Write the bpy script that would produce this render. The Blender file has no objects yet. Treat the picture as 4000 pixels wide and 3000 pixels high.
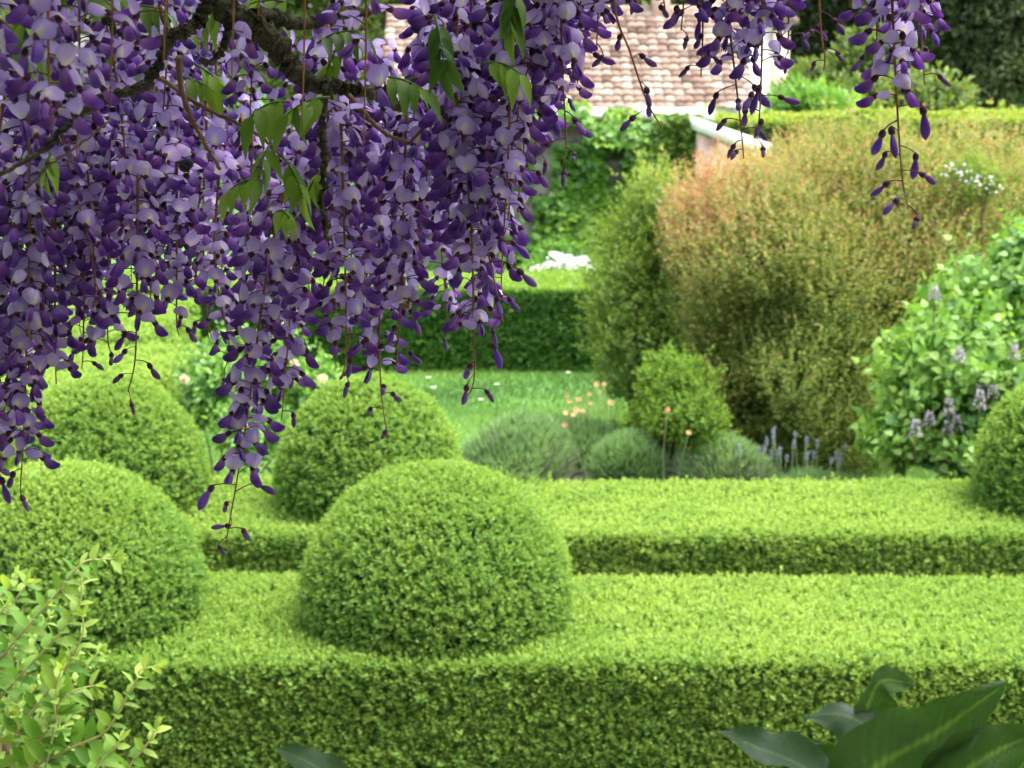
import bpy, math, random
import numpy as np
from mathutils import Vector

R = math.radians
sc = bpy.context.scene
rng = np.random.default_rng(11)
random.seed(11)

# ------------------------------------------------------------------ camera, sky, sun, exposure
F_PX = 7000.0                       # focal length in pixels of the 4000 x 3000 photograph
CAM = np.array([0.0, 0.0, 2.1])
PITCH = math.atan(1200 / F_PX)
cd = bpy.data.cameras.new('camera')
cam = bpy.data.objects.new('camera', cd)
sc.collection.objects.link(cam)
cam.location = CAM
cam.rotation_euler = (math.pi / 2 - PITCH, 0, 0)
cd.sensor_width = 36.0
cd.lens = 36.0 * F_PX / 4000.0
cd.clip_start = 0.05
cd.clip_end = 1000
cd.dof.use_dof = True
cd.dof.focus_distance = 1.62
cd.dof.aperture_fstop = 17.5
cd.dof.aperture_blades = 0
sc.camera = cam

SUN_EL, SUN_AZ = R(70), R(96)       # azimuth measured from +Y towards +X
w = bpy.data.worlds.new('World')
sc.world = w
w.use_nodes = True
nt = w.node_tree
sky = nt.nodes.new('ShaderNodeTexSky')
sky.sky_type = 'NISHITA'
sky.sun_disc = False
sky.sun_elevation = SUN_EL
sky.sun_rotation = SUN_AZ
sky.dust_density = 4.0
sky.ozone_density = 0.6
bg = nt.nodes['Background']
cloud = nt.nodes.new('ShaderNodeHueSaturation')          # thin white cloud over the blue
cloud.inputs['Saturation'].default_value = 0.45
nt.links.new(sky.outputs['Color'], cloud.inputs['Color'])
nt.links.new(cloud.outputs['Color'], bg.inputs['Color'])
bg.inputs['Strength'].default_value = 0.15
sd = bpy.data.lights.new('sun', 'SUN')
sd.energy = 0.85
sd.angle = R(40)
sd.color = (1.0, 0.95, 0.86)
sun = bpy.data.objects.new('sun', sd)
sc.collection.objects.link(sun)
sdir = Vector((math.sin(SUN_AZ) * math.cos(SUN_EL), math.cos(SUN_AZ) * math.cos(SUN_EL), math.sin(SUN_EL)))
sun.rotation_euler = sdir.to_track_quat('Z', 'Y').to_euler()
sun.location = (6, 10, 20)

sc.view_settings.view_transform = 'Standard'
sc.view_settings.look = 'None'
sc.view_settings.gamma = 1
sc.view_settings.exposure = 2.56
sc.render.engine = 'CYCLES'
sc.cycles.use_denoising = True
sc.cycles.max_bounces = 7
sc.cycles.diffuse_bounces = 3
sc.cycles.glossy_bounces = 2
sc.cycles.transmission_bounces = 5
sc.cycles.transparent_max_bounces = 4

# ------------------------------------------------------------------ helpers
def nrm(a):
    a = np.asarray(a, float)
    return a / np.maximum(np.linalg.norm(a, axis=-1, keepdims=True), 1e-9)

FWD = np.array([0, math.cos(PITCH), -math.sin(PITCH)])
UP = np.array([0, math.sin(PITCH), math.cos(PITCH)])
RT = np.array([1.0, 0, 0])

def at(px, py, Y):
    """the world point at distance Y in front of the viewer that was measured at (px, py) of the photograph"""
    d = FWD + RT * (px - 2000) / F_PX + UP * (1500 - py) / F_PX
    return CAM + d * (Y / d[1])

def tagit(o, label=None, cat=None, group=None, kind=None):
    if label: o['label'] = label
    if cat: o['category'] = cat
    if group: o['group'] = group
    if kind: o['kind'] = kind
    return o

def empty(name, loc=(0, 0, 0)):
    o = bpy.data.objects.new(name, None)
    o.empty_display_size = 0.05
    o.location = loc
    sc.collection.objects.link(o)
    return o

class MB:
    """collects pieces of one mesh"""
    def __init__(s):
        s.V, s.F, s.T, s.C, s.n = [], [], [], [], 0
    def add(s, V, faces, tint=0.5, mat=0, col=None):
        V = np.asarray(V, float).reshape(-1, 3)
        if isinstance(faces, np.ndarray): faces = [faces]
        for f in faces:
            if len(f): s.F.append((np.asarray(f, np.int32) + s.n, mat))
        s.V.append(V)
        s.T.append(np.broadcast_to(np.asarray(tint, float), (len(V),)))
        if col is None: col = (1, 1, 1)
        s.C.append(np.broadcast_to(np.asarray(col, float), (len(V), 3)))
        s.n += len(V)
        return s
    def mesh(s, name, mats, smooth=False, usecol=False):
        V = np.concatenate(s.V); T = np.concatenate(s.T)
        me = bpy.data.meshes.new(name)
        me.vertices.add(len(V))
        me.vertices.foreach_set('co', V.astype(np.float32).ravel())
        loops, starts, mi, k0 = [], [], [], 0
        for f, m in s.F:
            k = f.shape[1]
            loops.append(f.ravel())
            starts.append(k0 + np.arange(len(f)) * k)
            mi.append(np.full(len(f), m))
            k0 += f.size
        loops = np.concatenate(loops); starts = np.concatenate(starts); mi = np.concatenate(mi)
        me.loops.add(len(loops))
        me.loops.foreach_set('vertex_index', loops.astype(np.int32))
        me.polygons.add(len(starts))
        me.polygons.foreach_set('loop_start', starts.astype(np.int32))
        for m in (mats if isinstance(mats, (list, tuple)) else [mats]):
            me.materials.append(m)
        me.polygons.foreach_set('material_index', mi.astype(np.int32))
        if smooth: me.polygons.foreach_set('use_smooth', np.ones(len(starts), bool))
        me.update(calc_edges=True)
        a = me.attributes.new('tint', 'FLOAT', 'POINT')
        a.data.foreach_set('value', T.astype(np.float32))
        if usecol:
            C = np.concatenate(s.C)
            a = me.attributes.new('pigment', 'FLOAT_COLOR', 'POINT')
            a.data.foreach_set('color', np.c_[C, np.ones(len(C))].astype(np.float32).ravel())
        return me
    def build(s, name, mats, parent=None, smooth=False, usecol=False):
        o = bpy.data.objects.new(name, s.mesh(name, mats, smooth, usecol))
        sc.collection.objects.link(o)
        if parent is not None:
            o.parent = parent
            off, q = Vector((0, 0, 0)), parent
            while q is not None:
                off += q.location; q = q.parent
            o.location = -off
        return o

def smooth_path(P, n):
    """Catmull-Rom through the points P"""
    P = np.asarray(P, float)
    Q = np.vstack([2 * P[0] - P[1], P, 2 * P[-1] - P[-2]])
    out = []
    m = len(P) - 1
    for t in np.linspace(0, m, n):
        i = min(int(t), m - 1); u = t - i
        p0, p1, p2, p3 = Q[i], Q[i + 1], Q[i + 2], Q[i + 3]
        out.append(0.5 * ((2 * p1) + (-p0 + p2) * u + (2 * p0 - 5 * p1 + 4 * p2 - p3) * u * u + (-p0 + 3 * p1 - 3 * p2 + p3) * u ** 3))
    return np.array(out)

def tube(P, rad, seg=6, knob=0.0):
    P = np.asarray(P, float); n = len(P)
    rad = np.broadcast_to(np.asarray(rad, float), (n,))
    T = nrm(np.gradient(P, axis=0))
    ref = np.array([0.31, 0.2, 0.93]) if abs(T[0, 2]) < 0.8 else np.array([1.0, 0.1, 0.1])
    V = []
    for i in range(n):
        a = nrm(np.cross(T[i], ref)); b = np.cross(T[i], a)
        th = np.arange(seg) * 2 * math.pi / seg
        rr = rad[i] * (1 + knob * (rng.random(seg) - 0.5))
        V.append(P[i] + np.outer(np.cos(th) * rr, a) + np.outer(np.sin(th) * rr, b))
    V = np.concatenate(V)
    i = np.arange(n - 1)[:, None] * seg; j = np.arange(seg)[None, :]; j2 = (j + 1) % seg
    Q = np.stack([i + j, i + j2, i + seg + j2, i + seg + j], -1).reshape(-1, 4)
    caps = np.array([list(range(seg))[::-1], [(n - 1) * seg + k for k in range(seg)]])
    return V, [Q, caps]

def box(x0, x1, y0, y1, z0, z1):
    V = np.array([(x, y, z) for z in (z0, z1) for y in (y0, y1) for x in (x0, x1)], float)
    Q = np.array([(0, 2, 3, 1), (4, 5, 7, 6), (0, 1, 5, 4), (2, 6, 7, 3), (0, 4, 6, 2), (1, 3, 7, 5)])
    return V, Q

# leaf outlines: rows base..tip of (t, half width, drop along the rib)
LEAF = {
    'box':  ([0, .30, .72, 1.0], [0, .46, .42, 0]),
    'diam': ([0, .45, 1.0], [0, .5, 0]),
    'oval': ([0, .22, .55, .82, 1.0], [.04, .42, .48, .26, 0]),
    'heart': ([0, .06, .22, .45, .72, 1.0], [.10, .38, .50, .44, .22, 0]),
    'blade': ([0, .5, 1.0], [.5, .38, 0]),
}
def leaves(P, D, N, L, W, kind='box', fold=0.22, curl=0.15):
    """one folded leaf per row: V, faces, verts per leaf"""
    n = len(P)
    L = np.broadcast_to(L, (n,)); W = np.broadcast_to(W, (n,)); curl = np.broadcast_to(curl, (n,))
    X = nrm(D); Z = nrm(N - (N * X).sum(1, keepdims=True) * X); Y = np.cross(Z, X)
    if kind == 'box':
        flat = [(0, 0), (.35, -.48), (.75, -.38), (1, 0), (.75, .38), (.35, .48)]
        V = np.empty((n, 6, 3))
        for j, (t, h) in enumerate(flat):
            V[:, j] = P + X * (t * L)[:, None] + Y * (h * W)[:, None] + Z * (fold * abs(h) * W - curl * t * t * L)[:, None]
        f = np.array([(0, 1, 2, 3), (0, 3, 4, 5)])[None] + (np.arange(n) * 6)[:, None, None]
        return V.reshape(-1, 3), [f.reshape(-1, 4)], 6
    ts, ws = LEAF[kind]
    rows, faces, base = [], [], 0
    tv = []
    for t, h in zip(ts, ws):
        zc = -curl * t * t
        if h == 0: tv.append([(t, 0, 0)])
        else: tv.append([(t, -h, fold * h), (t, 0, 0), (t, h, fold * h)])
    idx, flat = [], []
    for r in tv:
        idx.append(list(range(len(flat), len(flat) + len(r)))); flat += r
    q, tr = [], []
    for a, b in zip(idx[:-1], idx[1:]):
        if len(a) == 1 and len(b) == 3: tr += [(a[0], b[1], b[0]), (a[0], b[2], b[1])]
        elif len(a) == 3 and len(b) == 1: tr += [(a[0], a[1], b[0]), (a[1], a[2], b[0])]
        else: q += [(a[0], a[1], b[1], b[0]), (a[1], a[2], b[2], b[1])]
    k = len(flat)
    V = np.empty((n, k, 3))
    for j, (t, h, z) in enumerate(flat):
        V[:, j] = P + X * (t * L)[:, None] + Y * (h * W)[:, None] + Z * ((z * W) - curl * t * t * L)[:, None]
    off = (np.arange(n) * k)[:, None, None]
    fs = []
    if q: fs.append((np.array(q)[None] + off).reshape(-1, 4))
    if tr: fs.append((np.array(tr)[None] + off).reshape(-1, 3))
    return V.reshape(-1, 3), fs, k

def perp(A):
    r = nrm(rng.normal(size=A.shape))
    U = nrm(np.cross(A, r)); return U, np.cross(A, U)

def sprigs(mb, P, A, k, L, W, kind='box', beta=(25, 75), step=0.004, jit=0.25, age=None, fold=.22, curl=.15, mat=0, agestep=.1, ajit=.10):
    """k leaves set round a shoot at each P with axis A, the terminal ones youngest"""
    n = len(P); A = nrm(A)
    U, Vv = perp(A)
    if age is None: age = np.zeros(n)
    ph0 = rng.random(n) * 6.28
    for i in range(k):
        ph = ph0 + (i // 2) * 1.57 + (i % 2) * math.pi + rng.normal(0, .25, n)
        b = R(beta[0]) + (R(beta[1]) - R(beta[0])) * (i / max(k - 1, 1)) + rng.normal(0, .18, n)
        rad = U * np.cos(ph)[:, None] + Vv * np.sin(ph)[:, None]
        D = A * np.cos(b)[:, None] + rad * np.sin(b)[:, None]
        N = A * np.sin(b)[:, None] - rad * np.cos(b)[:, None] + rng.normal(0, jit, (n, 3))
        sz = (0.75 + 0.25 * i / max(k - 1, 1)) * (1 + rng.normal(0, .14, n))
        V, fs, kv = leaves(P - A * (step * i), D, N, L * sz, W * sz, kind, fold, curl)
        t = age - agestep * i + rng.normal(0, ajit, n)
        mb.add(V, fs, np.repeat(t, kv), mat)

def vnoise(P, s, seed=0):
    """cheap smooth noise in -1..1 for placing things"""
    r = np.random.default_rng(seed)
    out = np.zeros(len(P))
    for _ in range(6):
        d = nrm(r.normal(size=3)) * s * (0.6 + r.random())
        out += np.sin(P @ d + r.random() * 6.28)
    return out / 3.0

# ------------------------------------------------------------------ materials
def newmat(name):
    m = bpy.data.materials.new(name); m.use_nodes = True
    n = m.node_tree.nodes; n.clear()
    out = n.new('ShaderNodeOutputMaterial')
    return m, n, m.node_tree.links, out

def ramp(n, stops):
    r = n.new('ShaderNodeValToRGB')
    e = r.color_ramp.elements
    while len(e) < len(stops): e.new(0.5)
    for el, (p, c) in zip(e, stops):
        el.position = p; el.color = (*c, 1)
    return r

def leafmat(name, stops, trans=0.4, rough=0.45, spec=0.35, patch=0.25, pscale=2.0, tcol=(1.25, 1.15, .45)):
    m, n, l, out = newmat(name)
    a = n.new('ShaderNodeAttribute'); a.attribute_name = 'tint'
    tc = n.new('ShaderNodeTexCoord')
    nz = n.new('ShaderNodeTexNoise'); nz.inputs['Scale'].default_value = pscale; nz.inputs['Detail'].default_value = 3
    l.new(tc.outputs['Object'], nz.inputs['Vector'])
    mr = n.new('ShaderNodeMath'); mr.operation = 'MULTIPLY_ADD'
    mr.inputs[1].default_value = patch * 2; mr.inputs[2].default_value = -patch
    l.new(nz.outputs['Fac'], mr.inputs[0])
    ad = n.new('ShaderNodeMath'); ad.operation = 'ADD'; ad.use_clamp = True
    l.new(a.outputs['Fac'], ad.inputs[0]); l.new(mr.outputs[0], ad.inputs[1])
    r = ramp(n, stops); l.new(ad.outputs[0], r.inputs['Fac'])
    p = n.new('ShaderNodeBsdfPrincipled')
    p.inputs['Roughness'].default_value = rough
    p.inputs['Specular IOR Level'].default_value = spec
    l.new(r.outputs['Color'], p.inputs['Base Color'])
    if trans > 0:
        t = n.new('ShaderNodeBsdfTranslucent')
        mu = n.new('ShaderNodeMix'); mu.data_type = 'RGBA'; mu.blend_type = 'MULTIPLY'; mu.inputs[0].default_value = 1
        l.new(r.outputs['Color'], mu.inputs[6]); mu.inputs[7].default_value = (*tcol, 1)
        l.new(mu.outputs[2], t.inputs['Color'])
        mx = n.new('ShaderNodeMixShader'); mx.inputs[0].default_value = trans
        l.new(p.outputs[0], mx.inputs[1]); l.new(t.outputs[0], mx.inputs[2])
        l.new(mx.outputs[0], out.inputs['Surface'])
    else:
        l.new(p.outputs[0], out.inputs['Surface'])
    return m

def solid(name, stops, scale=8.0, rough=0.8, bump=0.0, bscale=None, spec=.3, detail=6, stretch=None):
    m, n, l, out = newmat(name)
    tc = n.new('ShaderNodeTexCoord')
    src = tc.outputs['Object']
    if stretch:
        mp = n.new('ShaderNodeMapping'); mp.inputs['Scale'].default_value = stretch
        l.new(src, mp.inputs['Vector']); src = mp.outputs[0]
    nz = n.new('ShaderNodeTexNoise'); nz.inputs['Scale'].default_value = scale; nz.inputs['Detail'].default_value = detail
    l.new(src, nz.inputs['Vector'])
    r = ramp(n, stops); l.new(nz.outputs['Fac'], r.inputs['Fac'])
    p = n.new('ShaderNodeBsdfPrincipled')
    p.inputs['Roughness'].default_value = rough
    p.inputs['Specular IOR Level'].default_value = spec
    l.new(r.outputs['Color'], p.inputs['Base Color'])
    if bump:
        n2 = n.new('ShaderNodeTexNoise'); n2.inputs['Scale'].default_value = bscale or scale * 3; n2.inputs['Detail'].default_value = 5
        l.new(src, n2.inputs['Vector'])
        b = n.new('ShaderNodeBump'); b.inputs['Strength'].default_value = bump; b.inputs['Distance'].default_value = 0.02
        l.new(n2.outputs['Fac'], b.inputs['Height']); l.new(b.outputs[0], p.inputs['Normal'])
    l.new(p.outputs[0], out.inputs['Surface'])
    return m

def petalmat(name, trans=0.5, rough=0.55):
    m, n, l, out = newmat(name)
    a = n.new('ShaderNodeAttribute'); a.attribute_name = 'pigment'
    oi = n.new('ShaderNodeObjectInfo')
    hs = n.new('ShaderNodeHueSaturation')
    m1 = n.new('ShaderNodeMapRange'); m1.inputs[3].default_value = 0.485; m1.inputs[4].default_value = 0.518
    m2 = n.new('ShaderNodeMapRange'); m2.inputs[3].default_value = 0.8; m2.inputs[4].default_value = 1.15
    ml = n.new('ShaderNodeMath'); ml.operation = 'MULTIPLY'; ml.inputs[1].default_value = 7.31
    fr = n.new('ShaderNodeMath'); fr.operation = 'FRACT'
    l.new(oi.outputs['Random'], m1.inputs[0]); l.new(oi.outputs['Random'], ml.inputs[0]); l.new(ml.outputs[0], fr.inputs[0]); l.new(fr.outputs[0], m2.inputs[0])
    l.new(m1.outputs[0], hs.inputs['Hue']); l.new(m2.outputs[0], hs.inputs['Value'])
    l.new(a.outputs['Color'], hs.inputs['Color'])
    p = n.new('ShaderNodeBsdfPrincipled'); p.inputs['Roughness'].default_value = rough; p.inputs['Specular IOR Level'].default_value = .2
    p.inputs['Sheen Weight'].default_value = .15
    l.new(hs.outputs[0], p.inputs['Base Color'])
    t = n.new('ShaderNodeBsdfTranslucent'); l.new(hs.outputs[0], t.inputs['Color'])
    mx = n.new('ShaderNodeMixShader'); mx.inputs[0].default_value = trans
    l.new(p.outputs[0], mx.inputs[1]); l.new(t.outputs[0], mx.inputs[2]); l.new(mx.outputs[0], out.inputs['Surface'])
    return m

M = {}
M['box'] = leafmat('box_leaves', [(0, (.050, .140, .026)), (.45, (.110, .250, .046)), (.75, (.195, .320, .055)), (1, (.32, .43, .092))], .48, .55, .2, .10, 5, (1.1, 1.1, .65))
M['yew'] = leafmat('dark_hedge_leaves', [(0, (.015, .060, .010)), (.5, (.045, .150, .018)), (1, (.20, .34, .04))], .35, .45, .35, .12, 4)
M['core'] = solid('hedge_twigs', [(.3, (.022, .042, .010)), (.7, (.055, .085, .025))], 30, .9)
M['bark'] = solid('vine_bark', [(.30, (.012, .012, .005)), (.50, (.032, .032, .011)), (.62, (.065, .055, .032)), (.78, (.17, .15, .11))], 38, .9, 1.0, 130)
M['twig'] = solid('brown_twig', [(.3, (.055, .028, .014)), (.7, (.13, .075, .035))], 60, .8)
M['trunk'] = solid('tree_bark', [(.3, (.06, .045, .03)), (.7, (.20, .15, .11))], 5, .9, .6, 20, stretch=(3, 3, .5))
M['wleaf'] = leafmat('wisteria_leaves', [(0, (.016, .048, .005)), (.5, (.038, .095, .008)), (1, (.14, .25, .03))], .45, .4, .4, .1, 20)
M['petal'] = petalmat('wisteria_petals', .50)
M['stalk'] = solid('flower_stalk', [(.35, (.12, .055, .018)), (.65, (.22, .11, .035))], 40, .7)
M['red'] = leafmat('red_tipped_leaves', [(0, (.15, .22, .045)), (.35, (.26, .31, .075)), (.6, (.37, .34, .12)), (.82, (.43, .28, .17)), (1, (.44, .18, .12))], .52, .6, .2, .24, 1.6, (1.1, 1.0, .6))
M['olive'] = leafmat('olive_green_leaves', [(0, (.08, .15, .022)), (.5, (.18, .28, .050)), (.85, (.28, .36, .08)), (1, (.38, .26, .09))], .5, .5, .25, .2, 2)
M['fresh'] = leafmat('fresh_green_leaves', [(0, (.06, .16, .025)), (.5, (.16, .34, .055)), (1, (.30, .48, .10))], .4, .45, .35, .2, 3)
M['spring'] = leafmat('spring_leaves', [(0, (.07, .15, .02)), (.5, (.19, .32, .045)), (1, (.34, .45, .09))], .45, .6, .15, .2, 3)
M['lilac'] = leafmat('lilac_leaves', [(0, (.06, .17, .03)), (.5, (.20, .38, .07)), (1, (.38, .53, .15))], .45, .42, .4, .15, 3, (1.1, 1.1, .5))
M['ivy'] = leafmat('ivy_leaves', [(0, (.03, .10, .012)), (.5, (.11, .26, .025)), (1, (.32, .46, .06))], .4, .4, .4, .25, 1.2)
M['lime'] = leafmat('yellow_green_leaves', [(0, (.08, .16, .02)), (.5, (.20, .30, .04)), (1, (.38, .43, .08))], .4, .45, .35, .15, 2)
M['pine'] = leafmat('dark_tree_leaves', [(0, (.030, .050, .018)), (.5, (.080, .115, .036)), (1, (.19, .23, .075))], .3, .5, .3, .3, .5)
M['tree'] = leafmat('tree_leaves', [(0, (.05, .09, .02)), (.5, (.13, .20, .045)), (1, (.28, .34, .10))], .4, .5, .3, .3, .6)
M['grey'] = leafmat('grey_green_leaves', [(0, (.07, .13, .045)), (.5, (.18, .31, .11)), (1, (.36, .50, .22))], .45, .6, .2, .2, 5, (1, 1.05, .7))
M['wood'] = leafmat('dry_stems', [(0, (.035, .025, .025)), (.5, (.12, .09, .085)), (1, (.34, .30, .30))], 0, .8, .2)
M['honey'] = leafmat('honeysuckle_leaves', [(0, (.04, .13, .016)), (.5, (.11, .25, .03)), (1, (.30, .43, .09))], .5, .5, .25, .1, 10)
M['hstem'] = leafmat('honeysuckle_stems', [(0, (.30, .12, .08)), (1, (.40, .45, .15))], 0, .6, .3)
M['broad'] = leafmat('broad_leaves', [(0, (.014, .042, .010)), (.5, (.026, .066, .010)), (1, (.055, .11, .012))], .35, .42, .45, .25, 30)
m, nn_, ll_, oo_ = newmat('broad_leaf')
at_ = nn_.new('ShaderNodeAttribute'); at_.attribute_name = 'tint'
ra_, rb_ = ramp(nn_, [(0, (.020, .048, .022)), (.6, (.040, .085, .040)), (1, (.10, .18, .08))]), ramp(nn_, [(0, (.020, .062, .006)), (.6, (.045, .12, .010)), (1, (.14, .27, .025))])
ge_ = nn_.new('ShaderNodeNewGeometry'); mx_ = nn_.new('ShaderNodeMix'); mx_.data_type = 'RGBA'
for r_ in (ra_, rb_): ll_.new(at_.outputs['Fac'], r_.inputs['Fac'])
ll_.new(ge_.outputs['Backfacing'], mx_.inputs[0]); ll_.new(ra_.outputs[0], mx_.inputs[6]); ll_.new(rb_.outputs[0], mx_.inputs[7])
nz_ = nn_.new('ShaderNodeTexNoise'); nz_.inputs['Scale'].default_value = 55; bu_ = nn_.new('ShaderNodeBump'); bu_.inputs['Strength'].default_value = .35; bu_.inputs['Distance'].default_value = .004
ll_.new(nz_.outputs['Fac'], bu_.inputs['Height'])
pb_ = nn_.new('ShaderNodeBsdfPrincipled'); pb_.inputs['Roughness'].default_value = .42; pb_.inputs['Specular IOR Level'].default_value = .5
ll_.new(mx_.outputs[2], pb_.inputs['Base Color']); ll_.new(bu_.outputs[0], pb_.inputs['Normal'])
tr_ = nn_.new('ShaderNodeBsdfTranslucent'); ll_.new(rb_.outputs[0], tr_.inputs['Color']); ms_ = nn_.new('ShaderNodeMixShader'); ms_.inputs[0].default_value = .35
ll_.new(pb_.outputs[0], ms_.inputs[1]); ll_.new(tr_.outputs[0], ms_.inputs[2]); ll_.new(ms_.outputs[0], oo_.inputs['Surface'])
M['bleaf'] = m
M['grass'] = leafmat('grass_blades', [(0, (.055, .135, .022)), (.5, (.125, .255, .040)), (1, (.23, .38, .08))], .35, .5, .3, .2, 1.0)
M['lawn'] = solid('lawn', [(.3, (.035, .10, .02)), (.7, (.08, .19, .035))], 1.5, .9, .6, 60)
M['soil'] = solid('soil', [(.3, (.05, .035, .02)), (.7, (.13, .09, .06))], 9, .95, .8, 60)
M['gravel'] = solid('gravel', [(.3, (.22, .19, .15)), (.7, (.42, .37, .31))], 60, .95, .8, 120)
M['paving'] = solid('paving', [(.3, (.24, .22, .19)), (.7, (.36, .33, .29))], 6, .85, .4, 50)
M['stone'] = solid('rubble_stone', [(.25, (.10, .09, .075)), (.5, (.25, .23, .20)), (.75, (.42, .39, .34))], 6, .9, 1, 14)
M['coping'] = solid('white_coping', [(.3, (.66, .65, .62)), (.7, (.85, .84, .82))], 5, .7, .2, 30)
M['render'] = solid('white_render', [(.3, (.74, .72, .69)), (.7, (.86, .85, .83))], 1.5, .85, .2, 20)
M['cream'] = solid('cream_render', [(.3, (.34, .29, .20)), (.7, (.46, .40, .29))], 2.5, .85, .2, 20)
M['brick'] = solid('pale_brick', [(.3, (.36, .20, .14)), (.7, (.62, .46, .38))], 9, .9, .4, 30)
M['glass'] = solid('window_glass', [(.3, (.02, .03, .035)), (.7, (.05, .06, .07))], 3, .1, spec=.6)
M['white'] = petalmat('white_petals', .3)
M['tile'] = leafmat('clay_tiles', [(0, (.11, .070, .05)), (.35, (.22, .145, .11)), (.7, (.29, .21, .165)), (1, (.36, .31, .25))], 0, .85, .2, .35, 1.8)

# ------------------------------------------------------------------ ground
def gz(x, y):
    a = np.clip((y - 17) / 6, 0, 1); a = a * a * (3 - 2 * a)
    b = np.clip((y - 36) / 10, 0, 1); b = b * b * (3 - 2 * b)
    return -1.3 * a + 2.0 * b
xs = np.concatenate([np.linspace(-300, -14, 14), np.linspace(-12, 12, 60), np.linspace(14, 300, 14)])
ys = np.concatenate([np.linspace(-60, 2, 8), np.linspace(3, 60, 115), np.linspace(64, 600, 14)])
X, Y = np.meshgrid(xs, ys)
V = np.stack([X, Y, gz(X, Y)], -1).reshape(-1, 3)
ny, nx = X.shape
i = (np.arange(ny - 1)[:, None] * nx + np.arange(nx - 1)[None]).ravel()
g = MB().add(V, np.stack([i, i + 1, i + nx + 1, i + nx], -1)).build('lawn', M['lawn'], smooth=True)
tagit(g, kind='structure')
b = MB().add(*box(-6, 6, 3.2, 8.7, -.05, .004)).build('flower_bed', M['soil']); tagit(b, kind='structure')
b = MB().add(*box(-6, 6, 5.32, 5.78, -.05, .010)).build('path', M['gravel']); tagit(b, kind='structure')
b = MB().add(*box(-6, 6, -6, 2.9, -.3, .6)).build('terrace', M['paving']); tagit(b, kind='structure')

# mown grass on the lawn
n = 90000
px = np.c_[rng.uniform(-3.6, 3.6, n), rng.uniform(8.5, 13.0, n), np.zeros(n)]
D = np.c_[rng.normal(0, .35, n), rng.normal(0, .35, n), np.ones(n)]
V, fs, k = leaves(px, D, rng.normal(size=(n, 3)), rng.uniform(.02, .045, n), .006, 'blade', 0, .2)
o = MB().add(V, fs, np.repeat(.5 + .35 * vnoise(px, 2.5, 3) + rng.normal(0, .15, n), k)).build('grass', M['grass'])
tagit(o, kind='stuff')
# daisies in the lawn
def daisies(spots, name, label, cat, group, mat, r, centre, z=.05):
    for (x, y, Yd) in spots:
        p = at(x, y, Yd)
        mb = MB()
        th = np.arange(10) * .628
        P0 = np.tile([[0, 0, 0.]], (10, 1)); Dd = np.c_[np.cos(th), np.sin(th), np.full(10, .15)]
        V, fs, k = leaves(P0, Dd, np.tile([[0, 0, 1.]], (10, 1)), r, r * .5, 'diam', .1, .1)
        mb.add(V, fs, 1, 0, (.85, .85, .82))
        V, fs = tube([(0, 0, -.003), (0, 0, .004)], [r * .3, r * .2], 6); mb.add(V, fs, 1, 0, centre)
        V, fs = tube([(0, 0, -max(p[2] - .0, .02)), (0, 0, -.002)], .002, 4); mb.add(V, fs, 1, 0, (.08, .2, .03))
        o = mb.build(name, mat, usecol=True); o.location = p
        tagit(o, label, cat, group)

# ------------------------------------------------------------------ clipped box hedges
def surf_box(x0, x1, y0, y1, z0, z1, dens, sides=('top', 'front')):
    """points and outward normals on the faces of a box"""
    P, N = [], []
    def face(n, f, nn):
        P.append(f(rng.random(n), rng.random(n))); N.append(np.tile(nn, (n, 1)).astype(float))
    dx, dy, dz = x1 - x0, y1 - y0, z1 - z0
    if 'top' in sides: face(int(dens * dx * dy), lambda a, b: np.c_[x0 + a * dx, y0 + b * dy, np.full(len(a), z1)], (0, 0, 1))
    if 'front' in sides: face(int(dens * 1.35 * dx * dz), lambda a, b: np.c_[x0 + a * dx, np.full(len(a), y0), z0 + b * dz], (0, -1, 0))
    if 'back' in sides: face(int(dens * .4 * dx * dz), lambda a, b: np.c_[x0 + a * dx, np.full(len(a), y1), z0 + b * dz], (0, 1, 0))
    if 'right' in sides: face(int(dens * dy * dz), lambda a, b: np.c_[np.full(len(a), x1), y0 + a * dy, z0 + b * dz], (1, 0, 0))
    if 'left' in sides: face(int(dens * dy * dz), lambda a, b: np.c_[np.full(len(a), x0), y0 + a * dy, z0 + b * dz], (-1, 0, 0))
    P, N = np.concatenate(P), np.concatenate(N)
    # rounded shoulders
    r = .035
    cx = np.clip(P[:, 0], x0 + r, x1 - r); cy = np.clip(P[:, 1], y0 + r, y1 - r); cz = np.minimum(P[:, 2], z1 - r)
    C = np.c_[cx, cy, cz]; d = P - C; dl = np.linalg.norm(d, axis=1, keepdims=True)
    u = d / np.maximum(dl, 1e-6)
    P = C + u * r
    N = nrm(u + .001 * N)
    return P, N

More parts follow.
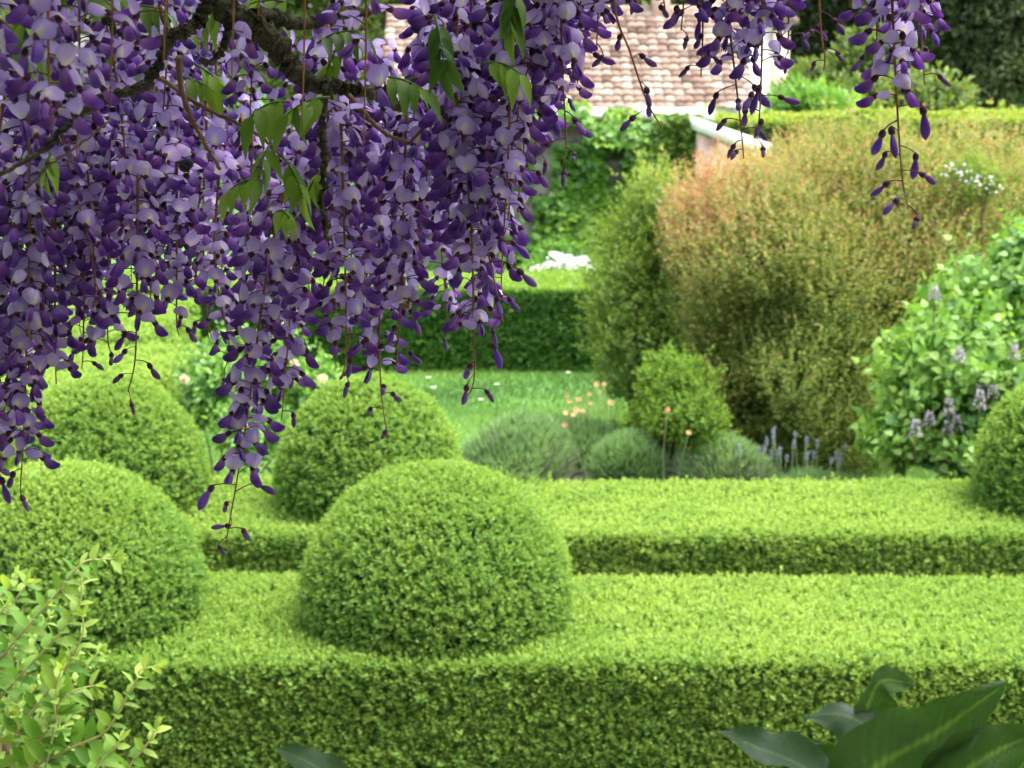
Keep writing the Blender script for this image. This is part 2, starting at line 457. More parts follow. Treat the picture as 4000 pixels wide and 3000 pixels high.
def hedge(name, label, bx, dens, k, L, W, mat, sides, top_age=.88, side_age=.89, group=None, step=.004, wob=.008, thin=None):
    x0, x1, y0, y1, z0, z1 = bx
    ins = .085
    core = MB().add(*box(x0 + ins, x1 - ins, y0 + ins, y1 - ins, z0, z1 - ins)).build(name, M['core'])
    tagit(core, label, 'hedge', group)
    mb = MB()
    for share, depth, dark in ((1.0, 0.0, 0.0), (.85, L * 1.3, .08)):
        P, N = surf_box(*bx, dens * share, sides)
        if thin is not None:
            keep = (np.abs(P[:, 0]) < thin) | (rng.random(len(P)) < .35); P, N = P[keep], N[keep]
        P = P + N * (wob * vnoise(P, 3.2, 5) + wob * .5 * vnoise(P, 22, 6) + rng.normal(0, .005, len(P)) + np.where(rng.random(len(P)) < .012, L * rng.uniform(.8, 2.2, len(P)), 0) - depth)[:, None]
        A = N * .80 + np.array([0, 0, .75]) + rng.normal(0, .28, N.shape)
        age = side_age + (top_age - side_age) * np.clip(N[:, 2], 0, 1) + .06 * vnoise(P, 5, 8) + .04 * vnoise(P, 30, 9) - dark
        sprigs(mb, P, A, k, L, W, 'box', (22, 72), step, .25, age, agestep=.075, ajit=.06)
    mb.build('foliage', mat, core)
    return core

HG = 'clipped box hedges of the parterre'
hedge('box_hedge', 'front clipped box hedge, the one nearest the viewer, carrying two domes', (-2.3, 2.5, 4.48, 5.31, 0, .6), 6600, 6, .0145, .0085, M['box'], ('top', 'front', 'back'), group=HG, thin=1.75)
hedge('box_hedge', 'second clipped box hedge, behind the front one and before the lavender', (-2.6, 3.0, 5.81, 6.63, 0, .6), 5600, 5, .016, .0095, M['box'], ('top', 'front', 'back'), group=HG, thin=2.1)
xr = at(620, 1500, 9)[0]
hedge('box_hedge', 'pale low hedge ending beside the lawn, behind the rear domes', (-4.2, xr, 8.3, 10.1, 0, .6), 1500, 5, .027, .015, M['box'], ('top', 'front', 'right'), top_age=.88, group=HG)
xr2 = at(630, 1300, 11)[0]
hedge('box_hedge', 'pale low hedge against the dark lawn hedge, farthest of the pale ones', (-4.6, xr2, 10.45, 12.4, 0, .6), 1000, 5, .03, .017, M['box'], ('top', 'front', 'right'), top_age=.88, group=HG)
x0, x1 = at(300, 1300, 12.75)[0] , at(2470, 1300, 12.75)[0]
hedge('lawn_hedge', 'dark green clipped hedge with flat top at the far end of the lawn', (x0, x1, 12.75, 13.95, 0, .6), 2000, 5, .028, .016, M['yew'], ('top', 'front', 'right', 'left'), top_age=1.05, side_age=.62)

def dome(pxc, Y, rad, h, label, dens=10000, L=.0132):
    cx = (pxc - 2000) / F_PX * Y * math.cos(PITCH) * 1.02
    base, zc = .58, .58 + h * .20
    c = h - (zc - base)
    n = int(dens * 2 * math.pi * rad * h * 1.15)
    z = base + rng.random(n) ** 0.9 * h; ph = rng.random(n) * 2 * math.pi
    def prof(z):
        u = (z - zc) / np.where(z > zc, c, c * 1.0)
        return rad * np.sqrt(np.clip(1 - np.abs(u) ** np.where(u > 0, 2.05, 2.0), 0, 1))
    rr = prof(z)
    # even spread over the cap
    nt_ = n // 4
    tq = np.sqrt(rng.random(nt_)) * rad * .72; pq = rng.random(nt_) * 2 * math.pi
    zq = zc + c * np.power(np.clip(1 - (tq / rad) ** 2, 0, 1), 1 / 2.05)
    P = np.concatenate([np.c_[rr * np.cos(ph), rr * np.sin(ph), z], np.c_[tq * np.cos(pq), tq * np.sin(pq), zq]])
    u = (P[:, 2] - zc) / c
    N = nrm(np.c_[P[:, 0] / rad ** 2, P[:, 1] / rad ** 2, u / c])
    P = P + np.array([cx, Y, 0])
    P = P + N * (.010 * vnoise(P, 4.5, int(pxc)) + .004 * vnoise(P, 25, 6) + rng.normal(0, .005, len(P)) + np.where(rng.random(len(P)) < .012, L * rng.uniform(.8, 2.0, len(P)), 0) - np.where(rng.random(len(P)) < .42, .019, 0))[:, None]
    # solid heart of twigs
    zs = np.linspace(base - .05, base + h - .08, 12)
    prf = np.maximum(prof(np.clip(zs, base, None)) - .075, .01)
    V, fs = tube(np.c_[np.full(12, cx), np.full(12, Y), zs], prf, 20)
    core = MB().add(V, fs).build('topiary_dome', M['core'], smooth=True)
    tagit(core, label, 'topiary', 'clipped box domes growing on the hedges')
    A = N * .85 + np.array([0, 0, .45]) + rng.normal(0, .33, N.shape)
    age = .80 + .05 * np.clip(N[:, 2], 0, 1) + .07 * vnoise(P, 8, 8)
    mb = MB(); sprigs(mb, P, A, 6, L, L * .58, 'box', (22, 72), .004, .25, age, agestep=.075, ajit=.06)
    mb.build('foliage', M['box'], core)

dome(1690, 4.90, .380, .45, 'large clipped box dome alone in the middle of the front hedge')
dome(205, 4.90, .385, .45, 'large clipped box dome on the front hedge above the honeysuckle')
dome(1425, 6.25, .335, .465, 'clipped box dome on the second hedge, peeping from behind the front dome', 6200, .016)
dome(400, 6.25, .345, .475, 'clipped box dome on the second hedge below the wisteria, before the pale hedges', 6200, .016)
dome(4235, 6.25, .345, .475, 'clipped box dome on the second hedge in front of the lilac, cut by the edge', 6200, .016)

# ------------------------------------------------------------------ shrubs
def blob_points(blobs, n, lo=.72, hi=1.03, seed=1):
    """points near the surface of a union of ellipsoids, with outward normals"""
    vols = np.array([rx * ry + ry * rz + rx * rz for (_, (rx, ry, rz)) in blobs]); vols = vols / vols.sum()
    P, N = [], []
    for (c, r), v in zip(blobs, vols):
        m = int(n * v) + 1
        d = nrm(rng.normal(size=(m, 3))); r = np.array(r)
        s = lo + (hi - lo) * rng.random(m) ** .6
        p = np.array(c) + d * r * s[:, None]
        P.append(p); N.append(nrm(d / r))
    P, N = np.concatenate(P), np.concatenate(N)
    keep = np.ones(len(P), bool)
    for (c, r) in blobs:
        q = np.linalg.norm((P - np.array(c)) / np.array(r), axis=1)
        keep &= q > lo * .93
    keep &= P[:, 2] > .02 + gz(P[:, 0], P[:, 1])
    return P[keep], N[keep]

def stems(base, tips, r0, r1, mat, parent, name='branch', bend=.12):
    for t in tips:
        b = np.array(base) + rng.normal(0, .04, 3) * np.array([1, 1, 0])
        t = np.array(t); m = (b + t) / 2 + rng.normal(0, bend, 3) * np.linalg.norm(t - b) * .5
        pts = smooth_path([b, m, t], 8)
        V, fs = tube(pts, np.linspace(r0, r1, 8), 5)
        MB().add(V, fs).build(name, mat, parent)

def shrub(name, label, cat, blobs, n, k, L, W, mat, kind='oval', age=.6, lift=.6, lo=.7, nstem=5, beta=(20, 75), step=.01, agefun=None, ajit=.12, group=None, stem_mat='twig', gap=0.0, rstem=.014, rough=1.0):
    c0 = np.array(blobs[0][0]); base = np.array([c0[0], c0[1], gz(c0[0], c0[1])])
    root = empty(name, base); tagit(root, label, cat, group)
    P, N = blob_points(blobs, n, lo)
    if gap:
        keep = vnoise(P, 7, 17) + rng.normal(0, .3, len(P)) > gap - 1
        P, N = P[keep], N[keep]
    P = P + N * np.minimum(rough * (.05 * vnoise(P, 5, 2) + .03 * vnoise(P, 14, 4)), .07)[:, None] + np.abs(rng.normal(0, .018 * rough, len(P)))[:, None] * (np.array([0, 0, 1.0]) + .7 * N) - (.05 * (rough - 1) * rng.random(len(P)))[:, None] * N
    A = N + np.array([0, 0, lift]) + rng.normal(0, .35, N.shape)
    ag = np.full(len(P), age) + .14 * vnoise(P, 4, 9)
    if agefun is not None: ag = ag + agefun(P)
    mb = MB(); sprigs(mb, P, A, k, L, W, kind, beta, step, .35, ag, ajit=ajit)
    mb.build('foliage', mat, root)
    tips = []
    for (c, r) in blobs:
        for _ in range(max(1, nstem // len(blobs))):
            d = nrm(rng.normal(size=3)); d[2] = abs(d[2])
            tips.append(np.array(c) + d * np.array(r) * .85)
    stems(base, tips, rstem, rstem * .3, M[stem_mat], root)
    return root

def B(px, py, Y, rx, ry, rz):
    return (tuple(at(px, py, Y)), (rx, ry, rz))

# tall red tipped shrub
red_age = lambda P: np.clip((P[:, 2] - .95) * .42, -.22, .30) + .12 * vnoise(P, 2.4, 31) - .12 * np.clip((P[:, 0] - 1.3), 0, 1)
shrub('red_tipped_shrub', 'tall loose shrub with copper red shoot tips over olive leaves, largest in view', 'shrub',
      [B(2990, 1060, 9.8, .60, .65, .60), B(2830, 1010, 10.0, .36, .5, .48), B(3340, 880, 10.2, .72, .7, .54), B(3060, 1480, 9.5, .52, .55, .42), B(3750, 880, 10.4, .75, .7, .53), B(2860, 1480, 9.6, .30, .4, .36), B(2760, 1240, 9.6, .26, .4, .36), B(3240, 1180, 9.55, .46, .45, .50), B(2700, 1010, 9.9, .22, .35, .34), B(3560, 1120, 9.8, .45, .45, .42), B(2800, 1580, 9.4, .22, .3, .3), B(3330, 1320, 9.9, .5, .5, .5), B(3090, 790, 10.2, .42, .5, .26), B(3300, 700, 10.4, .6, .5, .26),
       B(2960, 1690, 9.4, .30, .3, .2), B(3200, 1680, 9.4, .36, .35, .22), B(3450, 1500, 9.7, .4, .4, .4)],
      50000, 6, .026, .014, M['red'], 'oval', .39, 1.0, .45, 14, (18, 70), .022, red_age, .24, gap=.0, rough=2.6, rstem=.010)
shrub('olive_shrub', 'narrow olive green shrub rising between the ivy wall and the copper shrub', 'shrub',
      [B(2540, 930, 10.5, .32, .45, .42), B(2480, 1180, 10.3, .26, .4, .40), B(2520, 1360, 10.2, .28, .4, .30), B(2640, 1180, 10.1, .30, .4, .46), B(2700, 1330, 9.75, .20, .3, .42), B(2580, 960, 10.8, .3, .4, .3)],
      14000, 6, .028, .015, M['olive'], 'oval', .62, .9, .5, 8, gap=.1, rough=2.6)
shrub('mound_shrub', 'rounded fresh green leafy shrub before the foot of the copper shrub', 'shrub',
      [B(2640, 1560, 8.9, .21, .25, .20), B(2720, 1660, 8.7, .15, .2, .15), B(2560, 1660, 8.8, .14, .2, .14), B(2730, 1520, 9.15, .2, .2, .2), B(2500, 1700, 9.0, .16, .2, .10)],
      6000, 6, .026, .014, M['spring'], 'oval', .45, .5, .5, 6, rough=2.2)

wf = shrub('white_flowering_shrub', 'few airy white blossoms showing through the top of the copper shrub', 'shrub',
           [B(3800, 710, 9.75, .16, .1, .07)], 260, 6, .026, .014, M['olive'], 'oval', .6, .8, .5, 4)
for (x, y) in [(3705, 668), (3738, 655), (3768, 690), (3800, 712), (3842, 700), (3885, 735), (3760, 662)]:
    p = at(x, y, 9.5); mm = 9
    d = nrm(rng.normal(size=(mm, 3)))
    V, fs, k = leaves(p + d * np.array([.040, .03, .022]), d, rng.normal(size=(mm, 3)), .013, .011, 'oval', .1, .1)
    MB().add(V, fs, 1, 0, (.72, .72, .70)).build('blossom', M['white'], wf, usecol=True)

# lilac
lil = shrub('lilac_bush', 'lilac bush with broad pale green leaves and fading mauve flower spikes', 'shrub',
      [B(3960, 1230, 8.6, .52, .5, .42), B(3790, 1480, 8.3, .42, .45, .40), B(4050, 1600, 8.2, .45, .45, .42), B(3680, 1290, 8.7, .19, .3, .26), B(4150, 1150, 8.7, .4, .4, .4), B(3530, 1740, 8.2, .17, .25, .13), B(3760, 1760, 8.1, .3, .35, .16)],
      6200, 6, .060, .042, M['lilac'], 'heart', .56, .05, .55, 12, (45, 110), .028, rough=2.2)
def panicle(p, h, parent):
    mb = MB(); n = 70
    t = rng.random(n); ph = rng.random(n) * 6.28
    rr = .022 * (1 - t * .8)
    P = np.array(p) + np.c_[rr * np.cos(ph), rr * np.sin(ph), t * h]
    D = nrm(np.c_[np.cos(ph), np.sin(ph), np.full(n, .3)] + rng.normal(0, .3, (n, 3)))
    for dd in (0, 1.57):
        V, fs, k = leaves(P, D, rng.normal(size=(n, 3)), .014, .012, 'diam', .2, .1)
        c = np.array([(.50, .46, .52), (.60, .56, .60), (.36, .34, .30)])[rng.integers(0, 3, n)]
        mb.add(V, fs, 1, 0, np.repeat(c, k, axis=0))
    V, fs = tube([np.array(p) - [0, 0, .1], np.array(p) + [0, 0, h]], [.004, .002], 4); mb.add(V, fs, 1, 0, (.12, .15, .04))
    mb.build('flower_spike', M['white'], parent, usecol=True)
for (x, y) in [(3650, 1150), (3745, 1390), (3840, 1500), (3880, 1530), (3960, 1540), (3705, 1600), (3825, 1570), (3735, 1655), (3790, 1665), (3870, 1660), (3630, 1640), (3700, 1690), (3575, 1690), (3690, 1820), (3960, 1380)]:
    panicle(at(x, y + 25, 7.86 + .12 * rng.random()) , rng.uniform(.05, .085), lil)

# lavender and santolina mounds
def mound(name, label, px, py, Y, rx, ry, h, n, mat, woody, cat, L=.10, age=.6, group=None):
    c = at(px, py, Y); c[2] = .0
    root = empty(name, c); tagit(root, label, cat, group)
    d = nrm(rng.normal(size=(n, 3)) + np.array([0, 0, .35])); d[:, 2] = np.abs(d[:, 2])
    s = .50 + .46 * rng.random(n) ** .7
    P = c + d * np.array([rx, ry, h]) * s[:, None]
    P = P * 1.0
    P = P + d * (.045 * vnoise(P, 9, int(px)) + .02 * vnoise(P, 24, 3))[:, None] + np.array([0, 0, .04]) * vnoise(P, 6, int(px) + 1)[:, None]
    A = d * .9 + np.array([0, 0, .7]) + rng.normal(0, .35, (n, 3))
    V, fs, k = leaves(P, A, rng.normal(size=(n, 3)), rng.uniform(.35, .7, n) * L, .009, 'blade', .1, .15)
    ag = age + .2 * vnoise(P, 9, 7) + rng.normal(0, .12, n)
    MB().add(V, fs, np.repeat(ag, k)).build('foliage', mat, root)
    m = woody
    if m:
        d = nrm(np.c_[rng.normal(size=m), -np.abs(rng.normal(size=m)), rng.random(m) ** 1.5 * 1.1])
        P = c + d * np.array([rx, ry, h]) * .2
        V, fs, k = leaves(P, d * np.array([rx, ry, h]) + rng.normal(0, .02, (m, 3)), rng.normal(size=(m, 3)), h * rng.uniform(.6, .97, m), .009, 'blade', .1, .1)
        MB().add(V, fs, np.repeat(.5 + rng.normal(0, .25, m), k)).build('woody_stems', M['wood'], root)
    return root
mound('santolina', 'wide soft grey green mound just behind the second hedge, beside the lawn', 2020, 1800, 8.75, .36, .28, .43, 30000, M['grey'], 700, 'shrub', .09)
mound('lavender', 'small half bare lavender mound with pale grey twigs, between two greener mounds', 2480, 1830, 8.7, .27, .2, .30, 12000, M['grey'], 900, 'shrub', .08)
lav = mound('lavender', 'lavender mound with bare brown side and violet flower spikes before the copper shrub', 2830, 1800, 8.6, .28, .2, .36, 14000, M['grey'], 900, 'shrub', .09)
mound('lavender', 'low green tuft in front of the lilac and behind the second hedge', 3180, 1880, 8.4, .45, .2, .25, 16000, M['grey'], 60, 'shrub', .10, .5)
mound('santolina', 'grassy green tuft at the edge of the lawn below the peach flowers', 2310, 1800, 9.0, .42, .25, .36, 20000, M['grey'], 40, 'shrub', .10, .45)
for j in range(26):
    x = rng.choice([rng.uniform(2960, 3330), rng.uniform(2720, 3000)], p=[.75, .25]); y = 1700 + (x - 2960) * .22 + rng.uniform(-20, 90)
    p = at(x, y, 8.35 + rng.random() * .25)
    mb = MB(); m = 22
    t = rng.random(m); ph = rng.random(m) * 6.28
    P = p + np.c_[.004 * np.cos(ph), .004 * np.sin(ph), t * .036]
    V, fs, k = leaves(P, np.c_[np.cos(ph), np.sin(ph), np.ones(m) * .8], rng.normal(size=(m, 3)), .009, .006, 'diam', .2, 0)
    mb.add(V, fs, 1, 0, (.20, .20, .36))
    q = np.array([p[0] + rng.normal(0, .02), p[1], .02])
    V, fs = tube([q, p + [0, 0, .04]], .0018, 4); mb.add(V, fs, 1, 0, (.12, .2, .07))
    mb.build('flower_spike', M['white'], lav, usecol=True)

# rose with pale leaves
shrub('rose_bush', 'loose rose bush with pale grey green leaves behind the hanging wisteria', 'shrub',
      [B(830, 1560, 8.6, .17, .2, .19), B(930, 1480, 8.9, .22, .25, .22), B(960, 1700, 8.1, .18, .2, .14), B(1130, 1450, 9.0, .2, .2, .2), B(1240, 1540, 8.7, .2, .2, .18)],
      1500, 6, .045, .028, M['lilac'], 'oval', .45, .3, .4, 9, (30, 85), .02, stem_mat='twig', rstem=.007)
for (x, y) in [(972, 1670), (905, 1760), (720, 1480), (1150, 1420), (1260, 1480)]:
    p = at(x, y, 8.0)
    mb = MB(); m = 24
    d = nrm(rng.normal(size=(m, 3))); d[:, 1] = -np.abs(d[:, 1])
    V, fs, k = leaves(np.tile(p, (m, 1)), d, rng.normal(size=(m, 3)), .024, .022, 'oval', .3, .3)
    mb.add(V, fs, 1, 0, (.80, .72, .45)); mb.build('blossom', M['white'], bpy.data.objects['rose_bush'], usecol=True)

# peach geums
geum_spots = [(2225, 1570, 9.2), (2215, 1545, 9.3), (2260, 1560, 9.1), (2240, 1620, 9.0), (2300, 1540, 9.2), (2306, 1575, 9.0), (2385, 1573, 8.9), (2250, 1600, 8.9), (2275, 1605, 8.9), (2210, 1612, 8.9), (2345, 1530, 9.4),
              (2470, 1455, 10.2), (2515, 1465, 10.2), (2450, 1480, 10.1), (2480, 1500, 10.0), (2607, 1600, 8.55), (2690, 1690, 8.3), (2330, 1500, 9.4), (2360, 1500, 9.4), (2205, 1660, 8.6)]
groups = [(0, 11, 'clump of thin stemmed peach flowers in front of the lawn, the fullest clump', (2290, 1750, 8.8)), (11, 15, 'few peach flowers at the foot of the olive shrub', (2480, 1560, 10.0)), (15, 20, 'scattered peach flowers round the fresh green mound shrub', (2600, 1780, 8.3))]
for (a, b_, lab, (bx_, by_, bY)) in groups:
    base = at(bx_, by_, bY); base[2] = 0
    root = empty('geum', base); tagit(root, lab, 'flowers', 'peach flowers of the border')
    m = 420
    P = base + rng.normal(0, 1, (m, 3)) * np.array([.10, .08, 0]) + np.array([0, 0, .03])
    P[:, 2] += rng.random(m) * .10
    V, fs, k = leaves(P, np.c_[rng.normal(size=(m, 2)), np.ones(m) * .9], rng.normal(size=(m, 3)), .05, .03, 'oval', .2, .2)
    MB().add(V, fs, np.repeat(.5 + rng.normal(0, .2, m), k)).build('foliage', M['fresh'], root)
    for (x, y, Yd) in geum_spots[a:b_]:
        p = at(x, y, Yd); mb = MB(); kx = 7
        th = np.arange(kx) * 6.283 / kx
        D = np.c_[np.cos(th), -.5 * np.ones(kx), np.sin(th)]
        V, fs, k = leaves(np.tile(p, (kx, 1)), D, np.tile([[0, -1, .3]], (kx, 1)) + rng.normal(0, .4, (kx, 3)), .017 * rng.uniform(.7, 1.1), .015, 'oval', .15, .1)
        mb.add(V, fs, 1, 0, (.86, .50, .26))
        q = np.array([base[0] + (p[0] - base[0]) * .6, base[1] + (p[1] - base[1]) * .6, .02])
        V, fs = tube(smooth_path([q, (q + p) / 2 + [rng.normal(0, .02), 0, 0], p], 6), .0022, 4); mb.add(V, fs, 1, 0, (.16, .22, .07))
        mb.build('flower', M['white'], root, usecol=True)
daisies([(2390, 1465, 10.6), (2405, 1478, 10.6), (2370, 1475, 10.5), (2415, 1490, 10.5), (1675, 1475, 11.2), (1692, 1513, 10.8), (1940, 1500, 11.0), (2220, 1455, 11.8), (1880, 1560, 10.6), (2270, 1665, 9.6)],
        'daisy', 'small white daisy out on the green lawn', 'flower', 'white daisies in the lawn', M['white'], .022, (.7, .6, .2))

# white flowering shrub in front of the wall
vib = shrub('white_flowering_shrub', 'low shrub crowded with white flower heads above the lawn hedge', 'shrub',
            [B(2200, 1050, 14.55, .22, .25, .16), B(2110, 1080, 14.5, .16, .2, .12)], 900, 6, .04, .022, M['fresh'], 'oval', .5, .5, .5, 4)
for (x, y) in [(2165, 1005), (2190, 1010), (2220, 1015), (2175, 1030), (2205, 1035), (2240, 1035), (2145, 1040), (2260, 1030), (2275, 1018), (2120, 1060), (2160, 1062), (2195, 1055), (2225, 1055), (2250, 1050), (2300, 1062), (2285, 1045), (2100, 1055), (2170, 1045)]:
    p = at(x, y, 14.25 + .15 * rng.random()); m = 46
    d = nrm(rng.normal(size=(m, 3))); d[:, 2] = np.abs(d[:, 2])
    P = p + d * np.array([.045, .045, .028])
    V, fs, k = leaves(P, d + rng.normal(0, .5, (m, 3)), d, .022, .02, 'oval', .1, .1)
    MB().add(V, fs, 1, 0, (.86, .87, .84)).build('flower_head', M['white'], vib, usecol=True)

# ------------------------------------------------------------------ garden wall with ivy
wy = 15.6
wx0, wx1 = at(1500, 500, wy)[0], at(2780, 500, wy)[0]
zt = at(2200, 470, wy)[2]
wall = empty('garden_wall', ((wx0 + wx1) / 2, wy, 0)); tagit(wall, 'grey stone garden wall with white coping, half hidden under ivy', 'wall')
# rubble face: uneven grid of stones
nxs, nzs = 150, 95
gx = np.linspace(wx0, wx1, nxs); gz_ = np.linspace(-.2, zt, nzs)
GX, GZ = np.meshgrid(gx, gz_)
Pn = np.c_[GX.ravel(), np.zeros(GX.size), GZ.ravel()]
yy = wy + .02 * np.sin(Pn[:, 2] * 31 + 2 * np.sin(Pn[:, 0] * 3)) + .02 * vnoise(Pn, 16, 3) + .012 * vnoise(Pn, 40, 4)
V = np.c_[GX.ravel(), yy, GZ.ravel()]
i = (np.arange(nzs - 1)[:, None] * nxs + np.arange(nxs - 1)[None]).ravel()
mb = MB().add(V, np.stack([i, i + 1, i + nxs + 1, i + nxs], -1))
mb.add(*box(wx0, wx1, wy + .06, wy + .4, -1.4, zt))
mb.build('masonry', M['stone'], wall)
for (a, b_) in [(1500, 1740), (1748, 2075), (2083, 2372), (2478, 2625), (2632, 2785)]:
    xa, xb = at(a, 450, wy)[0], at(b_, 450, wy)[0]
    MB().add(*box(xa, xb, wy - .09, wy + .45, zt + .004, zt + .10)).build('coping_slab', M['coping'], wall)

def ivy(name, label, rects, n, mat, age, thick=.16, L=.075, hang=-.5):
    root = empty(name, (at(rects[0][0], 0, wy)[0], wy - .1, 0)); tagit(root, label, 'climber')
    P = []
    for (a, y0, b_, y1, wgt) in rects:
        m = int(n * wgt)
        px_, py_ = rng.uniform(a, b_, m), rng.uniform(y0, y1, m)
        q = np.array([at(x, y, wy) for x, y in zip(px_, py_)])
        q[:, 1] = wy - .05 - thick * rng.random(m) * (1 + .6 * vnoise(q, 6, 12))
        P.append(q)
    P = np.concatenate(P)
    keep = vnoise(P, 7, 21) + rng.normal(0, .25, len(P)) > -.55
    P = P[keep]; m = len(P)
    D = np.c_[rng.normal(0, .6, m), rng.normal(-.45, .3, m), rng.normal(hang, .4, m)]
    N = np.c_[rng.normal(0, .35, m), np.full(m, -1.0), np.full(m, .7) + rng.normal(0, .35, m)]
    s = rng.uniform(.6, 1.15, m)
    V, fs, k = leaves(P, D, N, L * s, L * .9 * s, 'heart', .15, .15)
    ag = age + .28 * vnoise(P, 4, 14) + rng.normal(0, .15, m)
    MB().add(V, fs, np.repeat(ag, k)).build('foliage', mat, root)
    for (a, y0, b_, y1, wgt) in rects[:3]:
        xm = (a + b_) / 2
        p0, p1 = at(xm, y1, wy), at(xm, y0, wy); p0[1] = p1[1] = wy - .06
        V, fs = tube(smooth_path([p0, (p0 + p1) / 2 + [.1, 0, 0], p1], 8), np.linspace(.02, .008, 8), 5)
        MB().add(V, fs).build('stem', M['twig'], root)
ivy('ivy', 'dark glossy ivy covering the lower part of the stone wall', [(2080, 760, 2480, 1080, .34), (2250, 700, 2560, 900, .16), (2160, 560, 2360, 800, .12), (2440, 560, 2560, 740, .08), (1500, 520, 2080, 1090, .4)], 9000, M['ivy'], .38)
ivy('ivy', 'bright ivy spilling over the white coping along the wall top', [(2290, 480, 2560, 560, .42), (2370, 425, 2480, 520, .26), (1800, 400, 2300, 470, .2), (2480, 500, 2560, 600, .12)], 2400, M['ivy'], .68, .2)
ivy('climbing_plant', 'yellow green climber at the end of the wall beside the white stair', [(2540, 500, 2740, 760, .6), (2470, 620, 2660, 850, .25), (2560, 455, 2720, 520, .15)], 3200, M['lime'], .42, .3, .065, .2)

# stair parapet, white slab on pale brick
st = empty('stair_parapet', at(2840, 1000, 14.6) * np.array([1, 1, 0])); tagit(st, 'sloping white stair parapet on pale brick beside the yellow green climber', 'stair')
def prism(poly, y0, y1):
    k = len(poly)
    V = [(x, y0, z) for x, z in poly] + [(x, y1, z) for x, z in poly]
    Q = np.array([(j, (j + 1) % k, k + (j + 1) % k, k + j) for j in range(k)])
    return np.array(V, float), [Q, np.array([list(range(k))[::-1]]), np.array([list(range(k, 2 * k))])]
pts = [at(2708, 456, 14.6), at(3010, 560, 14.6), at(3010, 625, 14.6), at(2722, 510, 14.6)]
V, fs = prism([(p[0], p[2]) for p in pts][::-1], 14.5, 14.95); MB().add(V, fs).build('coping_slab', M['coping'], st)
p0, p1 = at(2735, 520, 14.6), at(3010, 628, 14.6)
V, fs = prism([(p0[0], -.1), (p1[0], -.1), (p1[0], p1[2] - .01), (p0[0], p0[2] - .012)], 14.56, 14.9); MB().add(V, fs).build('brickwork', M['brick'], st)

# long yellow green hedge behind the copper shrub
xa, xb = at(2730, 500, 17.5)[0], at(4400, 500, 17.5)[0]
hedge('privet_hedge', 'long yellow green hedge running behind the copper shrub below the tall trees', (xa, xb, 17.5, 19.5, -.4, at(3200, 475, 17.5)[2]), 420, 6, .06, .03, M['lime'], ('top', 'front', 'left'), .75, .4, wob=.05)
shrub('young_tree', 'small leafy tree with reddish shoots between the white gable and the dark trees', 'tree',
      [B(3420, 330, 24, .7, .6, .75), B(3180, 370, 25, .6, .5, .5), B(3600, 420, 23, .7, .5, .5), B(3330, 420, 23, .6, .5, .4)], 2200, 6, .12, .06, M['tree'], 'oval', .55, .4, .5, 8, step=.05, rstem=.04)
shrub('young_tree', 'fresh green bush low behind the yellow hedge right of the cream corner', 'tree',
      [B(3150, 440, 22, .45, .5, .35), B(3260, 450, 22, .4, .5, .25)], 900, 6, .11, .06, M['fresh'], 'oval', .5, .4, .5, 4, step=.05, rstem=.03)

# ------------------------------------------------------------------ house
hy = 30.0
def hx(px): return (px - 2000) / F_PX * hy * 1.0
ez = at(2500, 432, hy)[2]; rz = at(2500, 48, hy + 2.7)[2]
house = empty('house', (hx(2300), hy, gz(0, hy))); tagit(house, 'low house with weathered pink clay tile roof and pale walls behind the garden wall', 'house')
x0, x1 = hx(1480), hx(2952)
MB().add(*box(x0 + .1, x1 - .12, hy + .25, hy + 5.2, -1.5, ez + .02)).build('wall', M['render'], house)
V, fs = prism([(hy + .26, ez + .03), (hy + 5.19, ez + .03), (hy + 2.72, rz - .12)], x0 + .11, x1 - .13)
V = V[:, [1, 0, 2]]; MB().add(V, fs).build('gable', M['render'], house)
def tile_roof(y0, z0, y1, z1, name):
    rows, pitch, seg = 16, .17, 6
    cols = int((x1 - x0) / pitch); mb = MB()
    xs_ = np.linspace(0, pitch, seg + 1)
    prof = .032 * np.abs(np.sin(np.pi * xs_ / pitch)) ** .8
    sl = nrm(np.array([0, y1 - y0, z1 - z0])); nn = np.array([0, -sl[2], sl[1]]) * (1 if y1 > y0 else -1)
    Ls = math.hypot(y1 - y0, z1 - z0)
    for r in range(rows):
        for c in range(cols):
            a = Ls * r / rows; b_ = Ls * (r + 1) / rows + .03
            jx = rng.normal(0, .010); jl = rng.normal(0, .014); xo = x0 + c * pitch + jx
            lo = np.array([0, y0, z0]) + sl * (a + jl) + nn * .050; hi = np.array([0, y0, z0]) + sl * b_ + nn * .008
            V = np.concatenate([lo + np.c_[xo + xs_, np.zeros(seg + 1), np.zeros(seg + 1)] + prof[:, None] * nn, hi + np.c_[xo + xs_, np.zeros(seg + 1), np.zeros(seg + 1)] + prof[:, None] * nn * .85,
                                lo + np.c_[xo + xs_, np.zeros(seg + 1), np.zeros(seg + 1)] + (prof[:, None] - .03) * nn])
            k = seg + 1; j = np.arange(seg)
            Q = np.concatenate([np.stack([j, j + 1, k + j + 1, k + j], -1), np.stack([2 * k + j, 2 * k + j + 1, j + 1, j], -1)])
            mb.add(V, Q, .55 + rng.normal(0, .30))
    return mb.build(name, M['tile'], house)
tile_roof(hy - .05, ez, hy + 2.72, rz, 'roof')
V, Q = box(x0, x1, hy + .2, hy + 5.3, ez - .06, ez); 
V, fs = prism([(hy + 2.75, rz - .06), (hy + 5.5, ez - .05), (hy + 5.5, ez - .12), (hy + 2.75, rz - .14)], x0, x1); V = V[:, [1, 0, 2]]
MB().add(V, fs).build('roof', M['tile'], house)
V, fs = tube([(x0, hy + 2.75, rz + .02), (x1, hy + 2.75, rz + .02)], .11, 8); MB().add(V, fs, .6).build('ridge', M['tile'], house)
c0, c1 = hx(2585), hx(2655)
